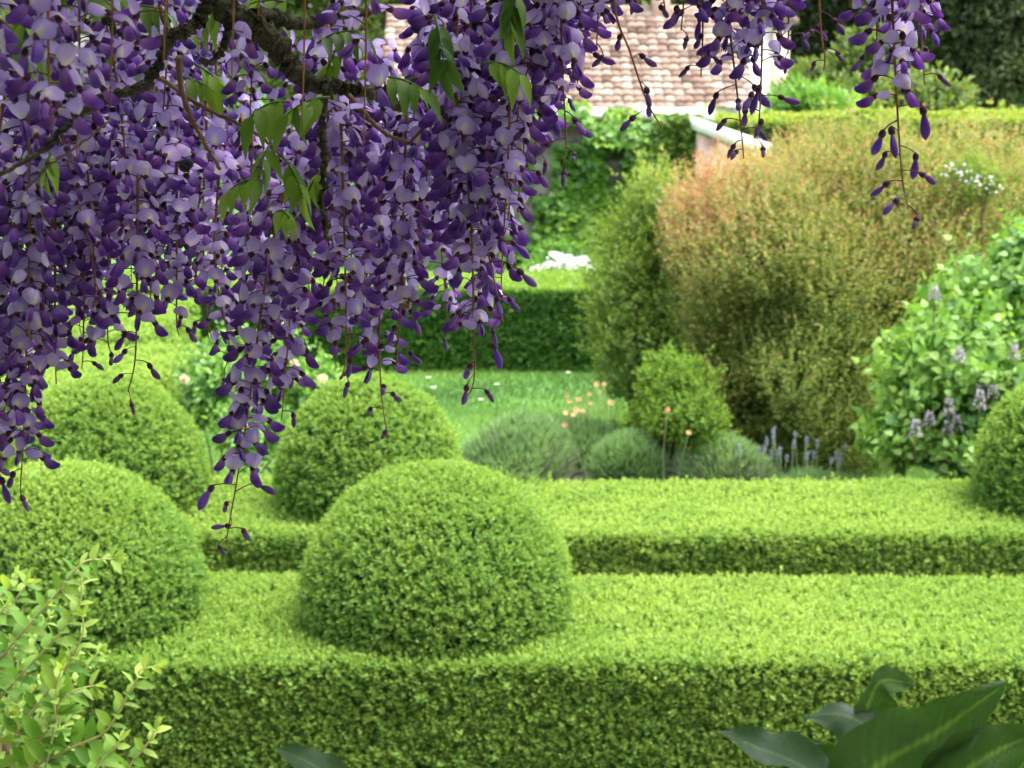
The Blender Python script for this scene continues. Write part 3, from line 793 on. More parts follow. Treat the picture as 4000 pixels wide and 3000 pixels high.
ch = MB().add(*box(c0, c1, hy + 2.5, hy + 2.9, rz - .3, rz + .75)).build('chimney', M['brick'], house)
MB().add(*box(c0 - .05, c1 + .05, hy + 2.45, hy + 2.95, rz + .754, rz + .84)).build('cap', M['coping'], ch)
for (a, b_) in [(1640, 1730), (1860, 1950), (2180, 2250)]:
    fr = MB().add(*box(hx(a), hx(b_), hy + .2, hy + .246, .1, 1.2)).build('window', M['coping'], house)
    MB().add(*box(hx(a) + .06, hx(b_) - .06, hy + .185, hy + .197, .16, 1.14)).build('pane', M['glass'], fr)
# white gabled neighbour with the cream corner
gb = empty('gabled_house', (hx(3000) * 1.1, hy + 3.5, gz(0, hy + 3.5))); tagit(gb, 'bright white house end with a cream corner pier, right beside the tile roof', 'house')
gy = hy + 3.6
ga, gb2, gc = at(2760, 300, gy)[0], at(3012, 300, gy)[0], at(3078, 300, gy)[0]
ztop = at(3000, 95, gy)[2]
MB().add(*box(ga, gb2, gy, gy + 5, -1.5, ztop)).build('wall', M['render'], gb)
MB().add(*box(gb2 + .003, gc, gy - .12, gy + 5, -1.5, ztop - .12)).build('corner_pier', M['cream'], gb)
V, fs = prism([(ga - .2, ztop + .004), (gc + .15, ztop + .004), (gc + .15, ztop + .10), ((ga + gc) / 2, ztop + .75), (ga - .2, ztop + .10)], gy - .15, gy + 5.1)
MB().add(V, fs, .5).build('roof', M['tile'], gb)

# ------------------------------------------------------------------ trees behind
def tree(name, label, px, Y, h, rad, mat, n, L, bare=.2, blobs=9, age=.5, tr=.22, group='trees behind the houses', cone=False):
    x = (px - 2000) / F_PX * Y; base = np.array([x, Y, float(gz(x, Y))])
    root = empty(name, base); tagit(root, label, 'tree', group)
    pts = smooth_path([base - [0, 0, .3], base + [rng.normal(0, .15), 0, h * .4], base + [rng.normal(0, .25), 0, h * .85]], 9)
    V, fs = tube(pts, np.linspace(tr, tr * .25, 9), 9, .15); MB().add(V, fs).build('trunk', M['trunk'], root, smooth=True)
    bl = []
    for j in range(blobs):
        t = (j + .5) / blobs
        z = h * (bare + (1 - bare) * t)
        rr = rad * ((1 - .85 * t) if cone else (.55 + .75 * math.sin(math.pi * min(t * .9 + .12, 1))) * .62)
        off = rad * (.25 if cone else .5)
        c = base + np.array([rng.normal(0, off), rng.normal(0, off), z])
        bl.append((tuple(c), (rr * rng.uniform(.8, 1.1), rr * rng.uniform(.8, 1.1), h * (1 - bare) / blobs * rng.uniform(1.2, 1.7))))
        b0 = pts[min(8, int(2 + 6 * t))]
        V, fs = tube(smooth_path([b0, (b0 + np.array(c)) / 2 + [0, 0, .1], np.array(c)], 5), np.linspace(tr * .35, tr * .1, 5), 5)
        MB().add(V, fs).build('limb', M['trunk'], root)
    P, N = blob_points(bl, n, .5)
    P = P + N * (.25 * vnoise(P, 1.7, 5) + .12 * vnoise(P, 5, 6))[:, None]
    keep = vnoise(P, 1.6, 41) + rng.normal(0, .3, len(P)) > -.75
    P, N = P[keep], N[keep]
    A = N + np.array([0, 0, .25]) + rng.normal(0, .5, N.shape)
    mb = MB(); sprigs(mb, P, A, 5, L, L * .42, 'diam', (15, 80), L * .3, .4, age + .25 * vnoise(P, 1.2, 2))
    mb.build('crown', mat, root)
tree('dark_tree', 'broad dark evergreen with low bare trunk at the edge of the view', 3930, 38, 8.5, 2.3, M['pine'], 13000, .21, .24, 9, .5)
tree('dark_tree', 'dark evergreen with drooping crown between two others behind the hedge', 3640, 40, 9, 1.9, M['pine'], 12000, .21, .14, 9, .6)
tree('dark_tree', 'narrow very dark evergreen next to the cream house corner', 3230, 41, 9, 1.5, M['pine'], 9000, .21, .05, 9, .15, cone=False)
tree('dark_tree', 'dark evergreen set back between the narrow one and the drooping one', 3430, 46, 10, 2.0, M['pine'], 9000, .22, .05, 9, .3)
for (x, tr_) in [(3790, .16), (3870, .13), (3985, .2)]:
    pass
tree('broadleaf_tree', 'olive green tree rising over the tile roof ridge beside the chimney', 2480, 44, 8, 2.4, M['tree'], 5000, .30, .1, 8, .55)
tree('broadleaf_tree', 'olive green tree behind the white gable', 2850, 47, 9, 2.2, M['tree'], 4500, .30, .1, 8, .35)
tree('broadleaf_tree', 'pale green tree behind the house, seen through the edge of the wisteria', 1900, 45, 9, 2.8, M['tree'], 4500, .32, .1, 8, .7)
tree('broadleaf_tree', 'green tree glimpsed through gaps in the middle of the wisteria', 1200, 44, 9, 3.0, M['tree'], 4500, .32, .05, 8, .75)
tree('broadleaf_tree', 'green tree glimpsed through gaps near the wisteria trunk', 500, 43, 9, 3.0, M['tree'], 4500, .32, .05, 8, .7)
tree('broadleaf_tree', 'green tree behind the farthest corner of the wisteria', -150, 43, 9, 3.0, M['tree'], 4500, .32, .05, 8, .6)
tree('dark_tree', 'dark evergreen just outside the view beyond the yellow hedge', 4300, 40, 9, 2.4, M['pine'], 4000, .32, .1, 8, .4)
tr0 = bpy.data.objects['dark_tree']
for (x, Yd, r_) in [(3780, 37.2, .16), (3850, 37.5, .11), (3990, 37.0, .2)]:
    b0 = at(x, 560, Yd); b0[2] = -.9; t0 = at(x + 40, 120, Yd)
    V, fs = tube(smooth_path([b0, (b0 + t0) / 2 + [.1, 0, 0], t0], 8), np.linspace(r_, r_ * .6, 8), 8, .2); MB().add(V, fs).build('trunk', M['trunk'], tr0)

# ------------------------------------------------------------------ wisteria
vine = empty('wisteria_vine', (0, 0, 0))
tagit(vine, 'old wisteria vine with gnarled mossy branches and long hanging violet flower clusters', 'climber')

LILAC = np.array([.29, .19, .51]); PALE = np.array([.49, .41, .67]); YEL = np.array([.66, .64, .08]); DEEP = np.array([.085, .024, .21]); MIDV = np.array([.20, .09, .36])
CAL = np.array([.075, .022, .055]); PED = np.array([.11, .035, .06]); GREYV = np.array([.16, .11, .20])

def banner(mb, base, up, nor, r, back, pale):
    """round reflexed standard petal: base point, direction it rises, way it faces"""
    up = nrm(up); nor = nrm(nor - (nor @ up) * up); sd_ = np.cross(up, nor)
    rings, seg = 4, 16
    V, C, idx = [], [], []
    for i in range(rings + 1):
        rho = i / rings
        for j in range(seg):
            th = 2 * math.pi * j / seg
            x, y = math.cos(th) * rho, math.sin(th) * rho
            y += .0
            if rho > .6:
                nt_ = math.exp(-((th - math.pi / 2) / .22) ** 2); y -= .16 * nt_ * rho
            wid = 1.0 if y > -.35 else 1.0 - .75 * ((-.35 - y) / .65)
            X_, Y_ = x * wid * r * 1.06, (y + .93) * r
            dep = -back * r * (.55 * (X_ / r) ** 2 + .30 * max(0, Y_ / r - .7) ** 2) + .10 * r * math.exp(-(X_ / (.22 * r)) ** 2) * (1 if Y_ < r else .5)
            dep += rng.normal(0, .012) * r
            V.append(base + sd_ * X_ + up * Y_ + nor * dep)
            yl = math.exp(-((X_ / (.17 * r)) ** 2 + ((Y_ - .55 * r) / (.34 * r)) ** 2))
            wh = math.exp(-((X_ / (.42 * r)) ** 2 + ((Y_ - .62 * r) / (.55 * r)) ** 2))
            c = LILAC * (1 - pale) + PALE * pale
            c = c * (1 - .45 * wh) + np.array([.66, .64, .72]) * .45 * wh
            c = c * (1 - .9 * yl) + YEL * .9 * yl
            c = c * (1 - .18 * max(0, rho - .75) / .25)
            C.append(c)
    V = np.array(V); i = np.arange(rings)[:, None] * seg; j = np.arange(seg)[None]; j2 = (j + 1) % seg
    Q = np.stack([i + j, i + j2, i + seg + j2, i + seg + j], -1).reshape(-1, 4)
    mb.add(V, Q, 1, 0, np.array(C))

def podbody(mb, p, d, upv, L, h, t, c0, c1, sick=.12, tooth=0.0, n=8, seg=8, blunt=.62):
    """flattened sickle shaped body (keel, bud): from p along d; h high, t thick"""
    d = nrm(d); upv = nrm(upv - (upv @ d) * d); sv = np.cross(d, upv)
    V, C = [], []
    for i in range(n):
        s = i / (n - 1)
        w_ = max(math.sin(math.pi * (.07 + .93 * s) ** blunt), 0.0) ** .6 if 0 < s < 1 else (.45 if s == 0 else .10)
        ce = p + d * L * s + upv * (sick * L * (s * s - .25 * s))
        for j in range(seg):
            th = 2 * math.pi * j / seg
            hh = h * w_ * .5
            V.append(ce + upv * math.sin(th) * hh + sv * math.cos(th) * t * w_ * .5)
            m = min(1, s * 1.6); C.append(c0 * (1 - m) + c1 * m)
    V = np.array(V); i = np.arange(n - 1)[:, None] * seg; j = np.arange(seg)[None]; j2 = (j + 1) % seg
    Q = np.stack([i + j, i + j2, i + seg + j2, i + seg + j], -1).reshape(-1, 4)
    mb.add(V, [Q, np.array([list(range((n - 1) * seg, n * seg))])], 1, 0, np.array(C))

def wing(mb, p, d, upv, side, L, h, c0, c1, splay):
    d = nrm(d); upv = nrm(upv - (upv @ d) * d); sv = np.cross(d, upv) * side
    ts = [0, .15, .35, .55, .75, .9, 1.0]; lo = [-.10, -.28, -.46, -.52, -.44, -.26, .02]; hi = [.10, .26, .40, .46, .46, .52, .34]
    V, C = [], []
    for t, a, b_ in zip(ts, lo, hi):
        for k in range(4):
            q = a + (b_ - a) * k / 3
            bulge = .20 * math.sin(math.pi * min(t * 1.05, 1)) * (1 - ((k - 1.5) / 1.5) ** 2 * .7)
            V.append(p + d * L * t + upv * h * q * 1.0 + upv * .10 * L * (t * t) + sv * (h * bulge + splay * L * t * (1 if q < 0 else .8) * .35 + .0006))
            m = min(1, max(0, t * 1.7 - .15)); C.append(c0 * (1 - m) + c1 * m)
    n = len(ts); i = np.arange(n - 1)[:, None] * 4; j = np.arange(3)[None]
    Q = np.stack([i + j, i + j + 1, i + 4 + j + 1, i + 4 + j], -1).reshape(-1, 4)
    mb.add(np.array(V), Q, 1, 0, np.array(C))

def flower_mesh(seed, openness=1.0):
    global rng
    keep = rng; rng = np.random.default_rng(seed)
    mb = MB()
    pl = rng.uniform(.013, .022); rise = rng.uniform(-.12, .28)
    e = np.array([pl, rng.normal(0, .002), pl * rise])
    V, fs = tube(smooth_path([(0, 0, 0), e * .55 + [0, 0, .0015], e], 5), [.0007, .0006, .0006, .0006, .0008], 4); mb.add(V, fs, 1, 0, PED)
    dd = R(rng.uniform(-70, -35)); d = np.array([math.cos(dd), rng.normal(0, .15), math.sin(dd)]); d = nrm(d); u = np.array([math.sin(-dd), 0, math.cos(dd)])
    # calyx cup
    cl = .0062
    V, fs = tube([e - d * .0005, e + d * .0015, e + d * .004, e + d * cl], [.0012, .0027, .0032, .0030], 7)
    mb.add(V, fs, 1, 0, np.repeat(np.array([PED, CAL, CAL, CAL * 1.3]), 7, axis=0))
    b0 = e + d * (cl - .0012)
    L = rng.uniform(.0165, .0205)
    light = MIDV * 1.15 + np.array([.10, .05, .08])
    dp = DEEP * rng.uniform(.85, 1.25)
    podbody(mb, b0, d, u, L * .93, .0078, .0040, light, dp, .10, blunt=1.25)
    spl = rng.uniform(.05, .35)
    for sgn in (-1, 1): wing(mb, b0, d, u, sgn, L * rng.uniform(.95, 1.06), .0104, light, dp, spl)
    # standard petal, rising from the calyx mouth and facing outwards
    ang = R(rng.choice([rng.uniform(50, 105), rng.uniform(105, 165)], p=[.55, .45])); tw = rng.normal(0, .35)
    up = np.array([math.cos(ang) * .9, tw * .5, math.sin(ang)]); fa = np.array([math.sin(ang), tw, -math.cos(ang)])
    r = rng.uniform(.0095, .0114) * (0.8 + .2 * openness)
    banner(mb, b0 + u * .0012, up, fa, r, rng.uniform(.3, 1.5) + (1 - openness) * .9, rng.uniform(.05, .75))
    me = mb.mesh('flower', [M['petal']], True, True)
    rng = keep
    return me

def bud_mesh(seed, stage):
    """stage 0: small grey tip bud .. 1: nearly open"""
    global rng
    keep = rng; rng = np.random.default_rng(seed)
    mb = MB()
    pl = rng.uniform(.013, .022) * (.6 + .4 * stage)
    e = np.array([pl, rng.normal(0, .002), pl * rng.uniform(-.35, .30)])
    V, fs = tube(smooth_path([(0, 0, 0), e * .55 + [0, 0, .001], e], 5), [.0006, .0005, .0005, .0005, .0007], 4); mb.add(V, fs, 1, 0, PED * (1.2 - .2 * stage))
    dd = R(rng.uniform(-72, -18)); d = nrm(np.array([math.cos(dd), rng.normal(0, .25), math.sin(dd)])); u = np.array([math.sin(-dd), 0, math.cos(dd)])
    cl = .0045 + .002 * stage
    V, fs = tube([e, e + d * .0015, e + d * cl * .7, e + d * cl], [.0011, .0020 + .0006 * stage, .0026 + .0004 * stage, .0022], 7); mb.add(V, fs, 1, 0, CAL * (1.1 if stage > .4 else 1.7))
    cc = GREYV * (1 - stage) + (MIDV * .45 + DEEP * .75) * stage
    podbody(mb, e + d * cl * .75, d, u, .0090 + .0120 * stage, .0042 + .0042 * stage, .0036 + .0026 * stage, cc * .8 + CAL * .3, cc, .16 * (1 if rng.random() < .7 else -.5), blunt=1.55 if stage > .3 else 1.0)
    me = mb.mesh('bud', [M['petal']], True, True)
    rng = keep
    return me

OPEN = [flower_mesh(100 + i, 1.0) for i in range(18)]
HALF = [flower_mesh(200 + i, .35) for i in range(5)]
BUDS = [[bud_mesh(300 + 10 * s + i, s / 4) for i in range(5)] for s in range(5)]

from mathutils import Matrix
n_cluster = 0
def raceme(path, bud0=.62, dens=1.0, spacing=.0052, top_skip=0.0, open_n=True, flare=1.0):
    """path: world points top -> tip.  bud0: share of the length where buds start"""
    global n_cluster
    n_cluster += 1
    P = smooth_path(path, 26)
    seg = np.linalg.norm(np.diff(P, axis=0), axis=1); s = np.r_[0, np.cumsum(seg)]; Lt = s[-1]
    t = s / Lt
    V, fs = tube(P, .0016 * (1 - .62 * t) , 6)
    o = MB().add(V, fs).build('flower_cluster', M['stalk'], vine, smooth=True)
    phi = rng.random() * 6.28
    d = top_skip * Lt
    while d < Lt * .995:
        u = d / Lt
        p = np.array([np.interp(d, s, P[:, k]) for k in range(3)])
        phi += 2.399 + rng.normal(0, .25)
        if rng.random() < dens:
            if u < bud0 - .05: me = OPEN[rng.integers(len(OPEN))]; nm = 'flower'
            elif u < bud0 + .03: me = HALF[rng.integers(len(HALF))]; nm = 'flower'
            else:
                v = (u - bud0) / max(1 - bud0, .05)
                st_ = int(np.clip(round(4.6 * (1 - v ** 1.3) + rng.normal(0, .5)), 0, 4)); me = BUDS[st_][rng.integers(5)]; nm = 'bud'
            f = bpy.data.objects.new(nm, me)
            f.parent = o
            sc_ = rng.uniform(.77, .94) * flare * (1.04 - .16 * u if nm == 'flower' else 1.12)
            if nm == 'bud' and u > .97: tilt = R(60)
            else: tilt = rng.normal(0, .22)
            f.matrix_local = Matrix.Translation(p) @ Matrix.Rotation(phi, 4, 'Z') @ Matrix.Rotation(tilt, 4, 'Y') @ Matrix.Rotation(rng.normal(0, .25), 4, 'X') @ Matrix.Diagonal((sc_, sc_, sc_, 1))
            sc.collection.objects.link(f)
        d += spacing * (1 if u < bud0 else 1.55 + .9 * u) * rng.uniform(.7, 1.3)
    return o

def rp(pts, Y, dY=0.0):
    k = len(pts)
    return [at(x, y, Y + dY * i / max(k - 1, 1)) for i, (x, y) in enumerate(pts)]

# single clusters one can follow in the photograph
raceme(rp([(3470, -420), (3485, 0), (3505, 420), (3525, 700), (3548, 815)], 1.50), .62, spacing=.0044, flare=1.08)
raceme(rp([(3190, -500), (3198, -60), (3208, 130), (3222, 225), (3218, 275)], 1.55), .30, .85, top_skip=.40)
raceme(rp([(2985, -560), (2980, -100), (2975, 250), (2965, 470), (2945, 540)], 1.52), .70, spacing=.0045)
raceme(rp([(2820, -480), (2840, 0), (2870, 280), (2895, 500), (2905, 620)], 1.58), .64, spacing=.0045)
raceme(rp([(2740, -560), (2742, -150), (2745, 120), (2738, 300)], 1.62), .55)
raceme(rp([(2370, -420), (2400, 20), (2460, 200), (2525, 390), (2588, 505)], 1.56), .42, .62, top_skip=.25)
raceme(rp([(2620, -600), (2600, -300), (2590, -60), (2600, 60)], 1.60), .75)
raceme(rp([(2480, -560), (2470, -250), (2460, -40)], 1.68), .75)
raceme(rp([(2185, -560), (2190, 0), (2200, 330), (2212, 560), (2200, 640)], 1.50), .74, spacing=.0045)
raceme(rp([(2290, -560), (2280, -100), (2262, 200), (2255, 330)], 1.66), .8)
raceme(rp([(2050, -380), (2050, 250), (2045, 600), (2025, 770)], 1.56), .80)
raceme(rp([(2010, 40), (2000, 450), (1990, 800), (1965, 945)], 1.60), .78)
raceme(rp([(1760, 250), (1830, 640), (1905, 980), (1955, 1210), (1965, 1260)], 1.50), .76)
raceme(rp([(1850, 380), (1845, 850), (1850, 1250), (1852, 1480), (1815, 1570)], 1.56), .74)
raceme(rp([(1590, 330), (1575, 850), (1560, 1250), (1548, 1440)], 1.58), .80)
raceme(rp([(1330, 420), (1345, 900), (1352, 1250), (1350, 1400), (1335, 1480)], 1.52), .84)
raceme(rp([(1480, 640), (1482, 1150), (1486, 1480), (1505, 1660)], 1.66), .74)
raceme(rp([(1120, 700), (1040, 1080), (975, 1560), (930, 1850), (882, 2120)], 1.52), .80, spacing=.0040)
raceme(rp([(1180, 520), (1150, 1000), (1120, 1400), (1100, 1640)], 1.60), .86)
raceme(rp([(540, 650), (535, 1120), (528, 1400), (500, 1530)], 1.56), .66)
raceme(rp([(690, 560), (690, 1000), (690, 1250), (700, 1310)], 1.62), .86)
raceme(rp([(120, 720), (105, 1300), (92, 1700), (80, 1900)], 1.52), .90, spacing=.0044)
raceme(rp([(-20, 900), (-15, 1400), (-20, 1800), (-40, 1960)], 1.55), .75)
raceme(rp([(215, 820), (215, 1250), (218, 1450), (220, 1500)], 1.60), .9)
raceme(rp([(330, 650), (330, 1050), (325, 1350), (320, 1440)], 1.64), .86)
raceme(rp([(430, 560), (425, 980), (420, 1300), (440, 1400)], 1.66), .86)
# near clusters high up, close to the viewer
raceme(rp([(190, -700), (190, -200), (190, 250), (205, 500)], 1.12), .95, .75)
raceme(rp([(-60, -700), (-50, -100), (-60, 300)], 1.2), .95)

for (x, yb, Yd, dn) in [(905, 330, 1.26, .45), (1180, 480, 1.27, .40), (430, 420, 1.24, .5), (640, 240, 1.25, .4), (1420, 560, 1.3, .45), (300, 620, 1.28, .55), (1010, 60, 1.25, .5)]:
    raceme(rp([(x, yb - 1500), (x + 10, yb - 500), (x, yb)], Yd), .9, dn, .0062)
# the thick curtain of clusters
bx = [-200, 0, 130, 250, 320, 450, 600, 700, 800, 1000, 1200, 1300, 1400, 1550, 1700, 1850, 1950, 2030, 2090, 2160, 2250, 2330]
by = [1780, 1780, 1680, 1430, 1340, 1310, 1240, 1260, 1400, 1560, 1520, 1480, 1460, 1440, 1420, 1360, 1260, 980, 720, 590, 430, 270]
cells = 0
cand = []
for j in range(72):
    x = -150 + (j + rng.random()) * (2330 + 150) / 72
    lo_ = np.interp(x, bx, by)
    cand.append((x, lo_ - abs(rng.normal(0, 1)) * 300 - 40 * rng.random()))
for x, yb in cand:
    Yd = rng.uniform(1.47, 2.2)
    if yb < -30: yb = -20
    tip = at(x, yb, Yd); Lr = rng.uniform(.20, .31)
    top = tip + np.array([rng.normal(0, .018), rng.normal(0, .02), Lr])
    mid = (tip + top) / 2 + np.array([rng.normal(0, .006), 0, 0])
    raceme([top, mid, tip + np.array([0, 0, Lr * .12]), tip + np.array([rng.normal(0, .004), 0, 0])], rng.uniform(.78, .94), spacing=.0060)

# more clusters along the outer shoot at the right
for pts, Yd, b0 in [([(3415, -560), (3420, -150), (3425, 120), (3420, 270)], 1.58, .74), ([(3590, -560), (3592, -120), (3600, 160), (3612, 330)], 1.60, .70), ([(3540, -620), (3545, -250), (3550, 40), (3548, 180)], 1.66, .85),
                    ([(2905, -560), (2905, -160), (2900, 120), (2895, 300)], 1.63, .74), ([(3070, -580), (3072, -180), (3080, 60), (3078, 210)], 1.57, .70), ([(2680, -600), (2676, -250), (2672, -20), (2660, 120)], 1.56, .75),
                    ([(2350, -560), (2345, -200), (2335, 80), (2330, 190)], 1.6, .82), ([(2120, -420), (2118, 100), (2112, 420), (2105, 560)], 1.62, .82), ([(3000, -640), (3000, -280), (3002, -40), (3003, 90)], 1.62, .85)]:
    raceme(rp(pts, Yd), b0, spacing=.0047)

# branches
def branch(pts, w0, w1, Y, dY=0.0, mat='bark', seg=10, knob=.28, n=None):
    P = smooth_path(rp(pts, Y, dY), n or 9 * len(pts))
    P = P + rng.normal(0, .0012 if w0 > 30 else .0004, P.shape)
    r = np.linspace(w0, w1, len(P)) / F_PX * Y / 2 * (1 + rng.normal(0, .06, len(P)))
    V, fs = tube(P, r, seg, knob); MB().add(V, fs).build('branch', M[mat], vine, smooth=True)
branch([(680, -260), (800, -60), (900, 50), (1010, 110), (1090, 190), (1150, 280), (1230, 330), (1340, 345), (1480, 365), (1560, 420)], 128, 46, 1.37, .08)
branch([(820, -40), (790, 60), (720, 120), (655, 165), (600, 280), (545, 345), (450, 370), (370, 420), (270, 490), (150, 600)], 60, 22, 1.33, -.03)
branch([(660, 160), (590, 160), (520, 150), (470, 130), (410, 75)], 40, 26, 1.33)
branch([(1000, 60), (1080, 70), (1180, 95), (1330, 60), (1500, 30)], 60, 30, 1.40, .1)
branch([(1275, 340), (1262, 480), (1268, 640), (1258, 800), (1280, 930)], 38, 20, 1.40)
branch([(700, 220), (705, 330), (735, 430), (775, 510), (800, 560), (860, 660)], 26, 14, 1.36, 0, 'twig')
branch([(480, 360), (370, 380), (280, 375), (180, 360)], 22, 14, 1.35)
branch([(1340, 345), (1420, 440), (1500, 520), (1600, 560)], 24, 12, 1.52, 0, 'twig')
branch([(900, 50), (880, 160), (830, 240), (790, 245)], 40, 18, 1.38)
branch([(620, 10), (640, 80), (660, 130)], 18, 14, 1.34, 0, 'twig')
branch([(100, 740), (200, 640), (320, 560), (430, 470)], 10, 8, 1.37, 0, 'twig')
branch([(1500, 350), (1750, 250), (2000, -80), (2400, -250), (2900, -380), (3500, -420), (3900, -440)], 40, 22, 1.56)
branch([(600, 290), (800, 420), (1000, 520), (1130, 640)], 18, 10, 1.56, 0, 'twig')
branch([(150, 600), (-50, 700), (-300, 720)], 22, 16, 1.37)
branch([(1600, 560), (1750, 380), (1850, 250)], 12, 9, 1.54, 0, 'twig')

# compound leaves
def pinnate(p, d, droop, n, L, w_, age, young=0.0):
    mb = MB(); d = nrm(np.asarray(d, float)); ln = L * n * .30
    q = [np.array(p)]; cur = d.copy()
    for i in range(8):
        cur = nrm(cur + np.array([0, 0, -droop / 8])); q.append(q[-1] + cur * ln / 8)
    q = np.array(q); V, fs = tube(q, np.linspace(.0012, .0006, 9), 5); mb.add(V, fs, .6)
    for i in range(n):
        for sgn in ((-1, 1) if i < n - 1 else (0,)):
            t = .25 + .75 * i / (n - 1); b0 = np.array([np.interp(t * 8, range(9), q[:, k]) for k in range(3)])
            ax = nrm(q[min(8, int(t * 8) + 1)] - q[max(0, int(t * 8) - 1)])
            side = nrm(np.cross(ax, [0, -.4, 1.0])) * sgn
            D = nrm(ax * (.55 if sgn else 1) + side * .8 + np.array([0, 0, -.45 - droop * .35]) + rng.normal(0, .12, 3))
            N = nrm(np.array([0, -.35, 1]) + rng.normal(0, .3, 3))
            s = L * rng.uniform(.8, 1.1) * (1 - young * .45)
            LEAF['tip'] = ([0, .12, .35, .62, .85, 1.0], [.03, .36, .46, .30, .12, 0])
            V, fs, k = leaves(b0[None], D[None], N[None], s, s * w_, 'tip', .28, .35)
            mb.add(V, fs, age + rng.normal(0, .12))
    mb.build('leaf', M['wleaf'], vine)
for (x, y, Yd, d, dr, n_, L, age) in [
    (1290, 380, 1.42, (-.8, -.3, .1), .9, 4, .045, .5), (1130, 400, 1.44, (-.5, -.4, .2), 1.1, 4, .045, .6), (1060, 560, 1.42, (-.2, -.5, -.2), 1.3, 4, .042, .45),
    (1110, 620, 1.44, (.4, -.3, -.3), 1.3, 4, .04, .5), (1270, 660, 1.46, (-.5, -.2, -.3), 1.0, 3, .038, .7), (1080, 830, 1.47, (.2, -.3, .2), 1.2, 4, .03, .85),
    (1480, 300, 1.46, (.9, -.1, .1), .7, 4, .045, .45), (1700, 60, 1.45, (.1, -.3, -.3), .9, 5, .048, .35), 
    (1240, 170, 1.46, (.6, -.2, .5), .8, 4, .045, .6), (1150, 20, 1.5, (-.6, -.2, .3), .8, 4, .045, .7), (1880, 250, 1.5, (.5, -.2, .2), 1.1, 4, .045, .7),
    (470, 60, 1.6, (-.2, 0, .3), .9, 4, .04, .8), (520, 30, 1.6, (.6, 0, .2), .9, 4, .04, .75), (90, 60, 1.55, (.1, -.2, -.5), .9, 3, .05, .75), (180, 120, 1.5, (.1, -.1, -.6), .9, 3, .045, .7),
    (200, 590, 1.5, (-.1, -.3, -.4), 1, 3, .035, .55), (700, 300, 1.62, (.6, .1, 0), .8, 4, .04, .95), (760, 250, 1.7, (.5, .1, -.2), .8, 4, .045, .9), (2020, -60, 1.5, (-.1, -.2, -.4), 1, 4, .045, .55),
    (1320, 180, 1.5, (-.4, -.1, -.6), 1.0, 4, .04, .6), (900, -40, 1.55, (-.3, 0, -.2), 1.0, 4, .042, .8), (1010, 700, 1.5, (-.5, -.2, .1), 1.1, 4, .036, .75)]:
    pinnate(at(x, y, Yd - .05), d, dr, n_, L * .68, .40, age + rng.choice([0, .3]))

# unseen leafy roof of the vine, made dense and shaped to shade the clusters
n = 19000
P = np.c_[rng.uniform(-3.4, 3.4, n), rng.uniform(-4.2, 2.3, n), np.zeros(n)]
P = P[P[:, 1] < 2.25 - .80 * np.clip((P[:, 0] + .25) / .3, 0, 1)]; n = len(P)  # front edge drawn back on the right to let more light in
P[:, 2] = 2.40 + .30 * rng.random(n) + .06 * vnoise(P, 3, 3)
A = rng.normal(0, 1, (n, 3)) * np.array([1, 1, .35])
mb = MB(); sprigs(mb, P, A, 9, .055, .026, 'oval', (35, 80), .018, .4, np.full(n, .6))
mb.build('foliage', M['wleaf'], vine)
for j in range(7):
    xa = -2.4 + j * .8
    V, fs = tube(smooth_path([(xa, -1.6, 2.45), (xa + .1, 0, 2.5), (xa - .05, 1.8, 2.44)], 10), .016, 6); MB().add(V, fs).build('branch', M['bark'], vine)
V, fs = tube(smooth_path([(-2.2, 1.3, .6), (-2.1, 1.35, 1.5), (-1.5, 1.4, 2.35), (-.6, 1.45, 2.36), (at(680, -260, 1.46)[0], 1.46, at(680, -260, 1.46)[2])], 24), np.linspace(.07, .018, 24), 10, .2); MB().add(V, fs).build('trunk', M['bark'], vine, smooth=True)

sky_block_wall = MB().add(*box(-7, 7, -4.6, -4.3, .6, 4.6)).build('sky_block_wall', M['stone'])  # unseen wall added behind the camera to hold back rear sky light
for (xa, xb, za, zb) in [(-3.2, -2.0, .6, 2.8), (.4, 1.5, 1.4, 2.8), (3.4, 4.5, 1.4, 2.8)]:  # invented openings dressing the added wall
    fr = MB().add(*box(xa, xb, -4.297, -4.25, za, zb)).build('window', M['coping'], sky_block_wall)
    MB().add(*box(xa + .08, xb - .08, -4.247, -4.24, za + .08, zb - .08)).build('pane', M['glass'], fr)
tagit(sky_block_wall, 'unseen stone wall added behind the viewer to block light from the rear sky', 'house')

